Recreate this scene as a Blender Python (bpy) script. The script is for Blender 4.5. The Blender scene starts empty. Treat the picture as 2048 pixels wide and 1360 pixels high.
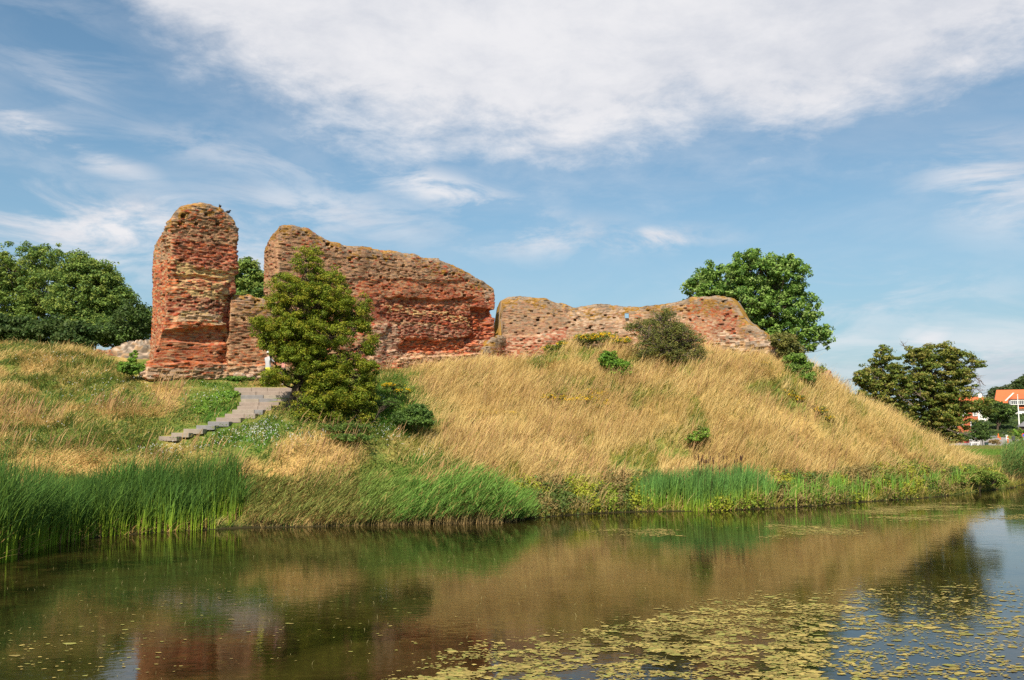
import bpy, math, random
import numpy as np
from mathutils import Vector

# ------------------------------------------------------------------ camera, sky, sun, exposure
SC = bpy.context.scene
F, CX, CY, HOR, EYE = 1773.0, 1024.0, 680.0, 860.0, 3.6
PITCH = math.atan((HOR - CY) / F)
cam_d = bpy.data.cameras.new("camera")
cam_d.sensor_width = 36.0
cam_d.lens = F / 2048.0 * 36.0
cam_d.clip_start, cam_d.clip_end = 0.1, 6000.0
cam = bpy.data.objects.new("camera", cam_d)
SC.collection.objects.link(cam)
cam.location = (0, 0, EYE)
cam.rotation_euler = (math.pi / 2 + PITCH, 0, 0)
SC.camera = cam

SUN_EL = math.radians(47)
SUN_AZ = math.radians(-166)      # compass-like angle from +Y, negative = to the left (behind the camera's left shoulder)
sd = bpy.data.lights.new("sun", 'SUN')
sd.energy = 5.0
sd.angle = math.radians(0.5)
sd.color = (1.0, 0.90, 0.74)
sun = bpy.data.objects.new("sun", sd)
SC.collection.objects.link(sun)
sdir = Vector((math.sin(SUN_AZ) * math.cos(SUN_EL), math.cos(SUN_AZ) * math.cos(SUN_EL), math.sin(SUN_EL)))
sun.rotation_euler = sdir.to_track_quat('Z', 'Y').to_euler()

SC.view_settings.view_transform = 'Standard'
SC.view_settings.look = 'None'
SC.view_settings.exposure = 0.55
SC.view_settings.gamma = 1.0
SC.render.engine = 'CYCLES'
SC.cycles.max_bounces = 5
SC.cycles.diffuse_bounces = 3
SC.cycles.transparent_max_bounces = 4
SC.cycles.use_denoising = False

world = bpy.data.worlds.new("World")
SC.world = world
world.use_nodes = True


class NT:
    """tiny helper for node graphs"""
    def __init__(s, tree):
        s.t = tree
        s.t.nodes.clear()
    def n(s, kind, **kw):
        nd = s.t.nodes.new(kind)
        for k, v in kw.items():
            setattr(nd, k, v)
        return nd
    def l(s, a, b):
        s.t.links.new(a, b)
    def val(s, inp, v):
        if isinstance(v, bpy.types.NodeSocket):
            s.l(v, inp)
        else:
            inp.default_value = v
    def m(s, op, a, b=None, c=None, clamp=False):
        nd = s.n('ShaderNodeMath', operation=op)
        nd.use_clamp = clamp
        s.val(nd.inputs[0], a)
        if b is not None: s.val(nd.inputs[1], b)
        if c is not None: s.val(nd.inputs[2], c)
        return nd.outputs[0]
    def sm(s, v, lo, hi):
        nd = s.n('ShaderNodeMapRange', interpolation_type='SMOOTHSTEP')
        s.val(nd.inputs['Value'], v)
        nd.inputs['From Min'].default_value = lo
        nd.inputs['From Max'].default_value = hi
        return nd.outputs[0]
    def xyz(s, x, y, z):
        nd = s.n('ShaderNodeCombineXYZ')
        s.val(nd.inputs[0], x); s.val(nd.inputs[1], y); s.val(nd.inputs[2], z)
        return nd.outputs[0]
    def noise(s, vec, scale, detail=4, rough=0.55, dist=0.0, out='Fac'):
        nd = s.n('ShaderNodeTexNoise')
        if vec is not None: s.l(vec, nd.inputs['Vector'])
        nd.inputs['Scale'].default_value = scale
        nd.inputs['Detail'].default_value = detail
        nd.inputs['Roughness'].default_value = rough
        nd.inputs['Distortion'].default_value = dist
        return nd.outputs[out]
    def mixc(s, fac, a, b, blend='MIX'):
        nd = s.n('ShaderNodeMix', data_type='RGBA', blend_type=blend)
        s.val(nd.inputs['Factor'], fac)
        for i, v in ((6, a), (7, b)):
            if isinstance(v, bpy.types.NodeSocket): s.l(v, nd.inputs[i])
            else: nd.inputs[i].default_value = (*v, 1)
        return nd.outputs[2]


def build_world():
    g = NT(world.node_tree)
    out = g.n('ShaderNodeOutputWorld')
    sky = g.n('ShaderNodeTexSky', sky_type='NISHITA')
    sky.sun_disc = False
    sky.sun_elevation = SUN_EL
    sky.sun_rotation = SUN_AZ
    sky.air_density = 1.0
    sky.dust_density = 1.2
    sky.ozone_density = 0.8
    bg = g.n('ShaderNodeBackground')
    g.l(g.mixc(1.0, sky.outputs[0], (0.68, 0.86, 0.86), 'MULTIPLY'), bg.inputs[0])
    bg.inputs[1].default_value = 0.105
    co = g.n('ShaderNodeTexCoord').outputs['Generated']
    sp = g.n('ShaderNodeSeparateXYZ'); g.l(co, sp.inputs[0])
    az = g.m('ARCTAN2', sp.outputs[0], sp.outputs[1])
    el = g.m('ARCSINE', sp.outputs[2])
    # coordinates of the cloud layer, flattened towards the horizon
    zz = g.m('ADD', g.m('MAXIMUM', sp.outputs[2], 0.0), 0.16)
    cp = g.xyz(g.m('DIVIDE', sp.outputs[0], zz), g.m('DIVIDE', sp.outputs[1], zz), 0.0)
    n1 = g.noise(cp, 1.9, 8, 0.6, 0.3)
    n2 = g.noise(cp, 6.0, 7, 0.65, 0.2)
    n3 = g.noise(cp, 0.9, 3, 0.5, 0.4)
    # lower rim of the large cloud bank: elevation over azimuth
    fc = g.n('ShaderNodeFloatCurve')
    rim = [(-500, -900), (150, -300), (215, -60), (262, 20), (330, 95), (430, 135), (520, 185), (600, 225), (660, 262), (800, 292), (950, 300),
           (1060, 322), (1150, 340), (1230, 332), (1330, 300), (1500, 275), (1640, 258), (1740, 210), (1880, 165), (2048, 105), (2600, -150)]
    def AZ(px): return math.atan2((px - CX) / F, 1.0)
    def EL(px, py): return math.atan2((HOR - py) / F, math.hypot(1.0, (px - CX) / F))
    cm = fc.mapping
    c = cm.curves[0]
    pts = [((AZ(p) + 1.0) / 2.0, EL(p, q)) for p, q in rim]
    c.points[0].location = (0.0, 0.95)
    c.points[1].location = (1.0, pts[-1][1])
    for p in pts[1:-1]:
        c.points.new(p[0], min(p[1], 0.98))
    cm.update()
    g.l(g.m('MULTIPLY_ADD', az, 0.5, 0.5), fc.inputs['Value'])
    edge = g.m('SUBTRACT', el, fc.outputs[0])
    wob = g.m('MULTIPLY_ADD', g.m('SUBTRACT', n1, 0.5), 0.16, g.m('MULTIPLY', g.m('SUBTRACT', n2, 0.5), 0.13))
    main = g.sm(g.m('ADD', edge, wob), -0.036, 0.075)
    thin = g.m('MULTIPLY', g.sm(g.m('ADD', edge, g.m('MULTIPLY', g.m('SUBTRACT', n2, 0.5), 0.25)), -0.10, 0.06), 0.25)
    # separate soft wisps
    wisp = None
    W = [(95, 268, 150, 26, 0.30, 0.62), (230, 455, 330, 62, -0.05, 0.62), (20, 500, 260, 60, 0.0, 0.5), (880, 372, 260, 34, 0.28, 0.55),
         (1290, 474, 120, 20, 0.0, 0.75), (1080, 470, 160, 36, 0.0, 0.5), (2010, 360, 110, 75, 0.35, 0.5), (470, 300, 260, 40, 0.1, 0.28), (80, 170, 120, 160, 0.0, 0.22),
         (2000, 290, 130, 40, 0.0, 0.35), (1830, 670, 50, 20, -0.6, 0.35), (1700, 700, 90, 60, 0.0, 0.35), (1980, 740, 220, 80, 0.0, 0.5), (640, 420, 240, 50, 0.1, 0.4), (240, 420, 170, 34, -0.12, 0.6), (480, 510, 120, 40, 0.2, 0.5), (1750, 600, 260, 60, 0.1, 0.28), (1850, 690, 60, 26, -0.5, 0.55)]
    for px, py, rx, ry, rot, amp in W:
        dx = g.m('SUBTRACT', az, AZ(px)); dy = g.m('SUBTRACT', el, EL(px, py))
        ca, sa = math.cos(rot), math.sin(rot)
        a = g.m('DIVIDE', g.m('SUBTRACT', g.m('MULTIPLY', dx, ca), g.m('MULTIPLY', dy, sa)), rx / F)
        b = g.m('DIVIDE', g.m('ADD', g.m('MULTIPLY', dx, sa), g.m('MULTIPLY', dy, ca)), ry / F)
        r2 = g.m('ADD', g.m('MULTIPLY', a, a), g.m('MULTIPLY', b, b))
        e = g.m('MULTIPLY', g.m('POWER', 2.718, g.m('MULTIPLY', r2, -0.75)), amp)
        wisp = e if wisp is None else g.m('MAXIMUM', wisp, e)
    st = g.xyz(g.m('MULTIPLY', az, 1.0), g.m('MULTIPLY', el, 3.4), 0.0)
    n4 = g.noise(st, 7.0, 8, 0.62, 0.5)
    wisp = g.m('MULTIPLY', wisp, g.m('MULTIPLY', g.sm(n4, 0.36, 0.62), 1.7))
    veil = g.m('MULTIPLY', g.sm(g.noise(st, 3.0, 8, 0.62, 0.6), 0.40, 0.75), 0.22)
    fac = g.m('MAXIMUM', g.m('MAXIMUM', main, thin), g.m('MAXIMUM', wisp, veil))
    fac = g.m('MINIMUM', fac, 0.97)
    # away from the seen sky: broken cloud of the same kind
    back = g.m('MULTIPLY', g.sm(n1, 0.5, 0.7), 0.6)
    side = g.sm(sp.outputs[1], 0.0, 0.3)
    fac = g.m('ADD', g.m('MULTIPLY', fac, side), g.m('MULTIPLY', back, g.m('SUBTRACT', 1.0, side)))
    tone = g.m('ADD', g.m('MULTIPLY', n3, 0.6), g.m('MULTIPLY', n2, 0.4))
    ccol = g.mixc(g.sm(tone, 0.34, 0.62), (0.43, 0.45, 0.50), (0.60, 0.595, 0.61))
    bc = g.n('ShaderNodeBackground')
    g.l(ccol, bc.inputs[0])
    bc.inputs[1].default_value = 1.0
    # pale humid air low over the horizon
    hz = g.n('ShaderNodeBackground')
    hz.inputs[0].default_value = (0.225, 0.315, 0.40, 1)
    hz.inputs[1].default_value = 1.0
    m1 = g.n('ShaderNodeMixShader')
    g.l(g.m('MULTIPLY', g.sm(el, 0.34, -0.02), 0.66), m1.inputs[0])
    g.l(bg.outputs[0], m1.inputs[1]); g.l(hz.outputs[0], m1.inputs[2])
    mx = g.n('ShaderNodeMixShader')
    g.l(fac, mx.inputs[0]); g.l(m1.outputs[0], mx.inputs[1]); g.l(bc.outputs[0], mx.inputs[2])
    g.l(mx.outputs[0], out.inputs[0])
build_world()

# ------------------------------------------------------------------ helpers
COL = SC.collection
rng = np.random.default_rng(7)
random.seed(7)
CP, SP = math.cos(PITCH), math.sin(PITCH)

def at(px, py, D):
    """point of the world seen at photograph pixel (px, py), D metres ahead of the viewpoint"""
    u = (np.asarray(px, float) - CX) / F; v = (CY - np.asarray(py, float)) / F
    yy = CP - v * SP; zz = SP + v * CP
    return np.stack([u / yy * D, np.asarray(D, float) * np.ones_like(u), EYE + zz / yy * D], -1)

def atz(px, py, z=0.0):
    """the same on the level z"""
    u = (px - CX) / F; v = (CY - py) / F
    yy = CP - v * SP; zz = SP + v * CP
    D = (z - EYE) / (zz / yy)
    return np.array([u / yy * D, D, z])

def proj(x, y, z):
    dz = z - EYE
    d = y * CP + dz * SP
    d = np.where(d < 0.5, 0.5, d)
    return CX + F * x / d, CY - F * (dz * CP - y * SP) / d

def hash2(i, j, seed=0):
    i = np.asarray(i).astype(np.int64); j = np.asarray(j).astype(np.int64)
    h = (i * 374761393 + j * 668265263 + seed * 974634777) & 0x7fffffff
    h = ((h ^ (h >> 13)) * 1274126177) & 0x7fffffff
    h = ((h ^ (h >> 16)) * 2246822519) & 0x7fffffff
    return (h & 0xffffff) / float(0xffffff)

def vnoise(x, y, seed=0):
    x = np.asarray(x, float); y = np.asarray(y, float)
    i = np.floor(x); j = np.floor(y)
    fx = x - i; fy = y - j
    fx = fx * fx * (3 - 2 * fx); fy = fy * fy * (3 - 2 * fy)
    a = hash2(i, j, seed); b = hash2(i + 1, j, seed); c = hash2(i, j + 1, seed); d = hash2(i + 1, j + 1, seed)
    return (a * (1 - fx) + b * fx) * (1 - fy) + (c * (1 - fx) + d * fx) * fy

def fbm(x, y, seed=0, o=4):
    r = 0; a = 0.5; t = 0
    for k in range(o):
        r = r + a * vnoise(x * 2 ** k, y * 2 ** k, seed + k * 17); t += a; a *= 0.5
    return r / t

def sstep(a, b, x):
    t = np.clip((x - a) / (b - a), 0, 1)
    return t * t * (3 - 2 * t)

def mesh_np(name, V, Q, C=None, smooth=False):
    V = np.ascontiguousarray(V, np.float32).reshape(-1, 3)
    Q = np.ascontiguousarray(Q, np.int32)
    k = Q.shape[1]
    me = bpy.data.meshes.new(name)
    me.vertices.add(len(V)); me.vertices.foreach_set('co', V.ravel())
    me.loops.add(Q.size); me.loops.foreach_set('vertex_index', Q.ravel())
    me.polygons.add(len(Q))
    me.polygons.foreach_set('loop_start', np.arange(0, Q.size, k, dtype=np.int32))
    try:
        me.polygons.foreach_set('loop_total', np.full(len(Q), k, np.int32))
    except Exception:
        pass
    if smooth:
        me.polygons.foreach_set('use_smooth', np.ones(len(Q), bool))
    me.update(calc_edges=True)
    if C is not None:
        C = np.asarray(C, np.float32).reshape(-1, 3)
        ca = me.color_attributes.new('tint', 'FLOAT_COLOR', 'POINT')
        ca.data.foreach_set('color', np.concatenate([C, np.ones((len(C), 1), np.float32)], 1).ravel())
    return me

def link(name, me, mat=None, parent=None, loc=None):
    o = bpy.data.objects.new(name, me)
    COL.objects.link(o)
    if mat is not None and me is not None:
        me.materials.append(mat)
    if parent is not None:
        o.parent = parent
        o.matrix_parent_inverse = parent.matrix_basis.inverted()
    if loc is not None: o.location = loc
    return o

def tag(o, label=None, cat=None, group=None, kind=None):
    if label: o['label'] = label
    if cat: o['category'] = cat
    if group: o['group'] = group
    if kind: o['kind'] = kind
    return o

def empty(name, loc, label, cat, group=None):
    o = bpy.data.objects.new(name, None)
    COL.objects.link(o)
    o.location = [float(v) for v in loc]
    o.empty_display_size = 0.2
    return tag(o, label, cat, group)

def mat(name, color=None, rough=0.9, attr=False, trans=0.0, nscale=None, namp=0.3, bump=0.0, bscale=20, spec=0.2, metal=0.0):
    m = bpy.data.materials.new(name); m.use_nodes = True
    g = NT(m.node_tree)
    out = g.n('ShaderNodeOutputMaterial')
    p = g.n('ShaderNodeBsdfPrincipled')
    p.inputs['Roughness'].default_value = rough
    p.inputs['Specular IOR Level'].default_value = spec
    p.inputs['Metallic'].default_value = metal
    if attr:
        a = g.n('ShaderNodeAttribute'); a.attribute_name = 'tint'; c = a.outputs['Color']
    else:
        r = g.n('ShaderNodeRGB'); r.outputs[0].default_value = (*color, 1); c = r.outputs[0]
    if nscale:
        oc = g.n('ShaderNodeTexCoord').outputs['Object']
        nz = g.noise(oc, nscale, 6, 0.65)
        k = g.m('MULTIPLY_ADD', nz, 2 * namp, 1 - namp)
        v = g.n('ShaderNodeVectorMath', operation='SCALE'); g.l(c, v.inputs[0]); g.l(k, v.inputs['Scale']); c = v.outputs[0]
    if bump:
        oc = g.n('ShaderNodeTexCoord').outputs['Object']
        b = g.n('ShaderNodeBump'); b.inputs['Strength'].default_value = bump
        b.inputs['Distance'].default_value = 0.05
        g.l(g.noise(oc, bscale, 6, 0.7), b.inputs['Height']); g.l(b.outputs[0], p.inputs['Normal'])
    g.l(c, p.inputs['Base Color'])
    sh = p.outputs[0]
    if trans:
        t = g.n('ShaderNodeBsdfTranslucent'); g.l(c, t.inputs[0])
        mx = g.n('ShaderNodeMixShader'); mx.inputs[0].default_value = trans
        g.l(sh, mx.inputs[1]); g.l(t.outputs[0], mx.inputs[2]); sh = mx.outputs[0]
    g.l(sh, out.inputs[0])
    return m

M_GROUND = mat('ground', rough=1.0, attr=True, nscale=1.5, namp=0.35, bump=0.6, bscale=4, spec=0.05)
M_BRICK = mat('old brick', rough=0.95, attr=True, nscale=3.0, namp=0.14, bump=0.35, bscale=18, spec=0.1)
M_BLADE = mat('grass blades', rough=0.75, attr=True, trans=0.3, spec=0.15)
M_REED = mat('reed blades', rough=0.7, attr=True, trans=0.35, spec=0.12)
M_LEAF = mat('leaves', rough=0.6, attr=True, trans=0.36, spec=0.25)
M_BARK = mat('bark', (0.075, 0.055, 0.04), rough=0.95, nscale=6, namp=0.4, bump=0.5, spec=0.1)
M_TWIG = mat('bare twigs', (0.17, 0.13, 0.11), rough=0.95, nscale=6, namp=0.3, spec=0.1)
M_ALGAE = mat('floating weed', rough=0.8, attr=True, spec=0.2)

# ------------------------------------------------------------------ terrain
SHORE = [(-260, 1190), (-80, 1140), (20, 1118), (100, 1088), (180, 1074), (260, 1066), (380, 1058), (500, 1052), (700, 1049), (850, 1047), (1000, 1044),
         (1060, 1036), (1150, 1028), (1280, 1022), (1420, 1022), (1540, 1016), (1620, 1012), (1700, 1005), (1800, 999), (1900, 990), (1960, 980), (2010, 973), (2060, 968)]
SH = np.array([atz(a, b, 0.0) for a, b in SHORE])
ctrl = []
for p in SH:
    ctrl.append((p[0], p[1], 0.05))
    ctrl.append((p[0] * (1 - 2.2 / p[1]), p[1] - 2.2, -0.5))
    ctrl.append((p[0] * (1 - 8 / p[1]), p[1] - 8, -1.4))
for x in (-60, -40, -20, 0, 20, 40, 70):
    ctrl += [(x, 14, -1.6), (x, 5, -0.5), (x, 1, 1.6), (x, -6, 2.2)]
for x, yy_ in ((36, 57), (45, 58), (70, 58)):
    ctrl += [(x, yy_, 0.05), (x, yy_ - 4, -0.8), (x, yy_ - 12, -1.4), (x, yy_ - 30, -1.5), (x, yy_ + 4, 1.0), (x, yy_ + 14, 1.3)]
PX = [(-120, 690, 45), (0, 703, 46), (60, 703, 46), (100, 704, 46), (170, 718, 46.5), (230, 738, 46), (290, 748, 44.6), (400, 752, 46.0), (470, 754, 47.2), (60, 790, 41.5), (150, 800, 41.5), (250, 800, 41.5),
      (0, 860, 36), (120, 870, 36), (240, 880, 36), (60, 950, 32), (200, 950, 33), (300, 930, 34.8), (330, 800, 41.3), (420, 790, 42),
      (520, 759, 47.2), (600, 759, 48.2), (700, 750, 50.5), (580, 812, 40.6), (650, 830, 40), (520, 800, 42.3), (600, 780, 44.5), (450, 900, 36.0), (600, 920, 36.5), (700, 900, 38), (740, 790, 44), (680, 780, 45),
      (800, 742, 52), (800, 860, 41.5), (900, 736, 54.5), (1000, 738, 57.5), (900, 860, 43.5), (1000, 830, 48), (1000, 930, 40.5), (1060, 722, 55), (1110, 705, 54.5), (1170, 694, 54.3), (1230, 700, 54), (1300, 716, 53.6),
      (1400, 726, 53), (1480, 730, 52.5), (1560, 738, 51.8), (1170, 800, 49), (1170, 900, 44.5), (1300, 800, 49), (1350, 900, 45.6), (1450, 800, 49), (1550, 850, 48),
      (1600, 752, 51.8), (1640, 770, 52), (1700, 798, 52.6), (1780, 846, 53.5), (1860, 886, 54.6), (1930, 908, 56), (1990, 928, 57), (1700, 900, 49.5), (1800, 920, 50.5), (1650, 940, 47.5), (1880, 940, 52)]
for a, b, d in PX:
    p = at(a, b, d); ctrl.append(tuple(p))
STEPS = [(775, 782.5, 468, 585), (782.5, 790, 476, 585), (790, 797, 481, 583), (797, 804, 481, 574), (804, 811.5, 478, 558), (811.5, 819, 474, 543), (819, 827, 464, 526), (827, 835, 449, 511),
         (835, 843, 432, 482), (843, 851, 415, 458), (850, 857, 392, 430), (857, 865, 366, 406), (865, 872, 342, 378), (872, 879, 317, 354)]
STD = [43.4 - 0.50 * k for k in range(len(STEPS))]
for k in range(0, len(STEPS), 2):
    y0, y1, x0, x1 = STEPS[k]
    for xx in (x0, x1):
        p = at(xx, y1 + 1, STD[k]); ctrl.append((p[0], p[1], p[2] - 0.10))
# plateau inside the walls, falling away behind the right end of the mound
for x, y, z in ((-60, 50, 7.6), (-60, 70, 7.4), (-60, 100, 7), (-30, 60, 7.2), (-30, 80, 7), (-30, 120, 6), (-10, 62, 7.4), (0, 66, 7.5), (-5, 90, 7), (8, 66, 7.6), (8, 60, 8.0), (14, 62, 7.2), (12, 80, 6.6), (10, 120, 4),
                (17, 57, 6.9), (20, 62, 4.8), (24, 61, 3.0), (22, 74, 2.5), (29, 62, 1.6), (34, 66, 1.2), (45, 75, 1.3), (70, 90, 1.3), (70, 130, 1.3), (40, 100, 1.3), (28, 90, 1.4), (40, 130, 1.3), (25, 120, 1.5), (-60, 130, 5)):
    ctrl.append((x, y, z))
ctrl = np.array(ctrl)

def tps_fit(P, lam=0.02):
    n = len(P); XY = P[:, :2] / 20.0
    d2 = ((XY[:, None] - XY[None]) ** 2).sum(-1)
    K = 0.5 * d2 * np.log(d2 + 1e-12) + lam * np.eye(n)
    A = np.zeros((n + 3, n + 3)); A[:n, :n] = K
    A[:n, n] = 1; A[:n, n + 1:] = XY; A[n:, :n] = A[:n, n:].T
    return XY, np.linalg.solve(A, np.concatenate([P[:, 2], np.zeros(3)]))
TX, TW = tps_fit(ctrl)
GX = np.arange(-60, 70.1, 0.5); GY = np.arange(-8, 130.1, 0.5)
GRID = np.zeros((len(GX), len(GY)))
for i, gx in enumerate(GX):
    q = np.stack([np.full(len(GY), gx), GY], 1) / 20.0
    d2 = ((q[:, None] - TX[None]) ** 2).sum(-1)
    GRID[i] = (0.5 * d2 * np.log(d2 + 1e-12)) @ TW[:-3] + TW[-3] + q @ TW[-2:]
GRID = np.clip(GRID, -2.0, 10)

def HT(x, y):
    x = np.asarray(x, float); y = np.asarray(y, float)
    cx_ = np.clip(x, GX[0], GX[-1] - 1e-3); cy_ = np.clip(y, GY[0], GY[-1] - 1e-3)
    fx = (cx_ - GX[0]) / 0.5; fy = (cy_ - GY[0]) / 0.5
    i = fx.astype(int); j = fy.astype(int); fx = fx - i; fy = fy - j
    z = (GRID[i, j] * (1 - fx) + GRID[i + 1, j] * fx) * (1 - fy) + (GRID[i, j + 1] * (1 - fx) + GRID[i + 1, j + 1] * fx) * fy
    dist = np.hypot(x - cx_, y - cy_)
    z = z + (1.3 - z) * sstep(0, 60, dist)
    z = z + (fbm(x * 0.45, y * 0.45, 3) - 0.5) * 0.34 * sstep(0.1, 1.5, z) * sstep(90, 60, y)
    # garden bank below the houses on the far right
    r = x / np.maximum(y, 1)
    z = z + 4.3 * sstep(140, 172, y) * sstep(0.46, 0.56, r) * sstep(500, 260, y)
    return z

def axis(fine0, fine1, st, lo, hi):
    a = list(np.arange(fine0, fine1 + 1e-6, st))
    s = st
    while a[-1] < hi: s *= 1.25; a.append(a[-1] + s)
    s = st; b = [a[0]]
    while b[-1] > lo: s *= 1.25; b.append(b[-1] - s)
    return np.array(b[:0:-1] + a)

# ground colour / plant cover ------------------------------------------------
def ell(px, py, cx, cy, rx, ry, soft=0.35):
    r = np.sqrt(((px - cx) / rx) ** 2 + ((py - cy) / ry) ** 2)
    return sstep(1 + soft, 1 - soft, r)

def greenness(x, y, z):
    """0 = straw, 1 = fresh green, from where things grow on the slope"""
    px, py = proj(x, y, z)
    n = fbm(x * 0.8, y * 0.8, 21, 4); n2 = fbm(x * 1.9, y * 1.9, 31, 3)
    left = sstep(900, 800, px)
    g = 0.14 + 0.80 * left * sstep(0.34, 0.56, n)
    g = np.maximum(g, 0.8 * left * sstep(0.55, 0.7, n2))
    g = np.maximum(g, (1 - left) * (0.85 * sstep(0.56, 0.66, n) + 0.4 * sstep(0.55, 0.7, n2)))
    shore = np.interp(px, [a for a, b in SHORE], [b for a, b in SHORE])
    g = np.maximum(g, 0.9 * sstep(-58 - 25 * n, -22, py - shore) * sstep(850, 1000, px))
    for e in ((430, 800, 70, 45, 1), (480, 870, 130, 50, 1), (700, 820, 150, 80, 1), (380, 850, 60, 30, .9), (840, 830, 80, 60, .9), (830, 900, 90, 45, .7), (200, 750, 120, 25, .7), (440, 755, 90, 8, .9), (740, 770, 90, 30, .9),
              (340, 925, 120, 30, .7), (60, 905, 50, 30, .7), (700, 900, 70, 40, .9), (880, 935, 90, 20, .8), (1120, 770, 70, 20, .6), (1150, 800, 80, 25, .6), (1600, 790, 40, 25, .5), (1380, 870, 70, 18, .6), (1670, 850, 45, 18, .5), (200, 860, 90, 25, .5), (780, 960, 90, 30, .8)):
        g = np.maximum(g, e[4] * ell(px, py, *e[:4]) * (0.6 + 0.6 * n2))
    for e in ((130, 925, 120, 22, .9), (640, 905, 90, 45, .85), (500, 960, 90, 30, .8), (960, 800, 110, 60, .6), (230, 935, 110, 22, .8), (950, 900, 60, 30, .6)):
        g = g * (1 - e[4] * ell(px, py, *e[:4]))
    # plain beyond the mound
    g = np.where((y > 62) & (z < 2.5), 0.85, g)
    return np.clip(g, 0, 1)

STRAW = np.array([0.70, 0.485, 0.18]); STRAW2 = np.array([0.57, 0.37, 0.135]); STRAW3 = np.array([0.80, 0.61, 0.28])
GREEN = np.array([0.13, 0.19, 0.035]); GREEN2 = np.array([0.07, 0.13, 0.03]); OLIVE = np.array([0.27, 0.235, 0.045])

gx_ = axis(-34, 46, 0.4, -1600, 1600); gy_ = axis(18, 74, 0.4, -400, 2600)
XX, YY = np.meshgrid(gx_, gy_, indexing='ij')
ZZ = HT(XX, YY)
nx, ny = XX.shape
idx = np.arange(nx * ny).reshape(nx, ny)
Qg = np.stack([idx[:-1, :-1], idx[1:, :-1], idx[1:, 1:], idx[:-1, 1:]], -1).reshape(-1, 4)
gr = greenness(XX, YY, ZZ)[..., None]
gc = (STRAW2 * 0.75) * (1 - gr) + (GREEN * 0.75) * gr
gc = gc * (0.75 + 0.5 * fbm(XX * 2.3, YY * 2.3, 5)[..., None])
gc = np.where((ZZ < 0.10 + 0.1 * fbm(XX, YY, 8, 2))[..., None], np.array([0.03, 0.026, 0.012]), gc)
ground = link('ground', mesh_np('ground', np.stack([XX, YY, ZZ], -1), Qg, gc, smooth=True), M_GROUND)
tag(ground, 'grassy mound, moat bed and plain of the castle site', 'ground', kind='structure')

# ------------------------------------------------------------------ water
def build_water():
    m = bpy.data.materials.new('moat water'); m.use_nodes = True
    g = NT(m.node_tree)
    out = g.n('ShaderNodeOutputMaterial')
    p = g.n('ShaderNodeBsdfPrincipled')
    oc = g.n('ShaderNodeTexCoord').outputs['Object']
    sp = g.n('ShaderNodeSeparateXYZ'); g.l(oc, sp.inputs[0])
    n1 = g.noise(oc, 0.28, 6, 0.6, 0.4)
    n2 = g.noise(oc, 2.2, 5, 0.65, 0.6)
    c = g.mixc(g.sm(n1, 0.38, 0.62), (0.005, 0.005, 0.0015), (0.026, 0.021, 0.005))
    c = g.mixc(g.m('MULTIPLY', g.sm(n2, 0.52, 0.68), 0.5), c, (0.050, 0.038, 0.009))
    g.l(c, p.inputs['Base Color'])
    p.inputs['IOR'].default_value = 1.38
    p.inputs['Roughness'].default_value = 0.035
    # small wind ripples, and one round ripple from a rising fish
    w1 = g.noise(g.xyz(g.m('MULTIPLY', sp.outputs[0], 0.55), sp.outputs[1], 0.0), 5.5, 4, 0.6, 0.3)
    w2 = g.noise(oc, 0.7, 3, 0.5)
    cc = atz(1268, 1180, 0.0)
    dx = g.m('SUBTRACT', sp.outputs[0], float(cc[0])); dy = g.m('SUBTRACT', sp.outputs[1], float(cc[1]))
    r = g.m('SQRT', g.m('ADD', g.m('MULTIPLY', dx, dx), g.m('MULTIPLY', dy, dy)))
    R = 78 / F * float(cc[1])
    ring = g.m('MULTIPLY', g.m('SINE', g.m('MULTIPLY', r, 42.0)), g.m('POWER', 2.718, g.m('MULTIPLY', g.m('POWER', g.m('ABSOLUTE', g.m('SUBTRACT', r, R)), 2.0), -160.0)))
    h = g.m('ADD', g.m('MULTIPLY', w1, 0.010), g.m('ADD', g.m('MULTIPLY', w2, 0.02), g.m('MULTIPLY', ring, 0.0035)))
    b = g.n('ShaderNodeBump'); b.inputs['Strength'].default_value = 0.22; b.inputs['Distance'].default_value = 1.0
    g.l(h, b.inputs['Height']); g.l(b.outputs[0], p.inputs['Normal'])
    g.l(p.outputs[0], out.inputs[0])
    V = [(-300, -40, 0), (300, -40, 0), (300, 59, 0), (-300, 59, 0)]
    o = link('water', mesh_np('water', np.array(V), np.array([[0, 1, 2, 3]])), m)
    tag(o, 'still brown green moat water reflecting the ruin', 'water', kind='structure')
build_water()

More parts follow.
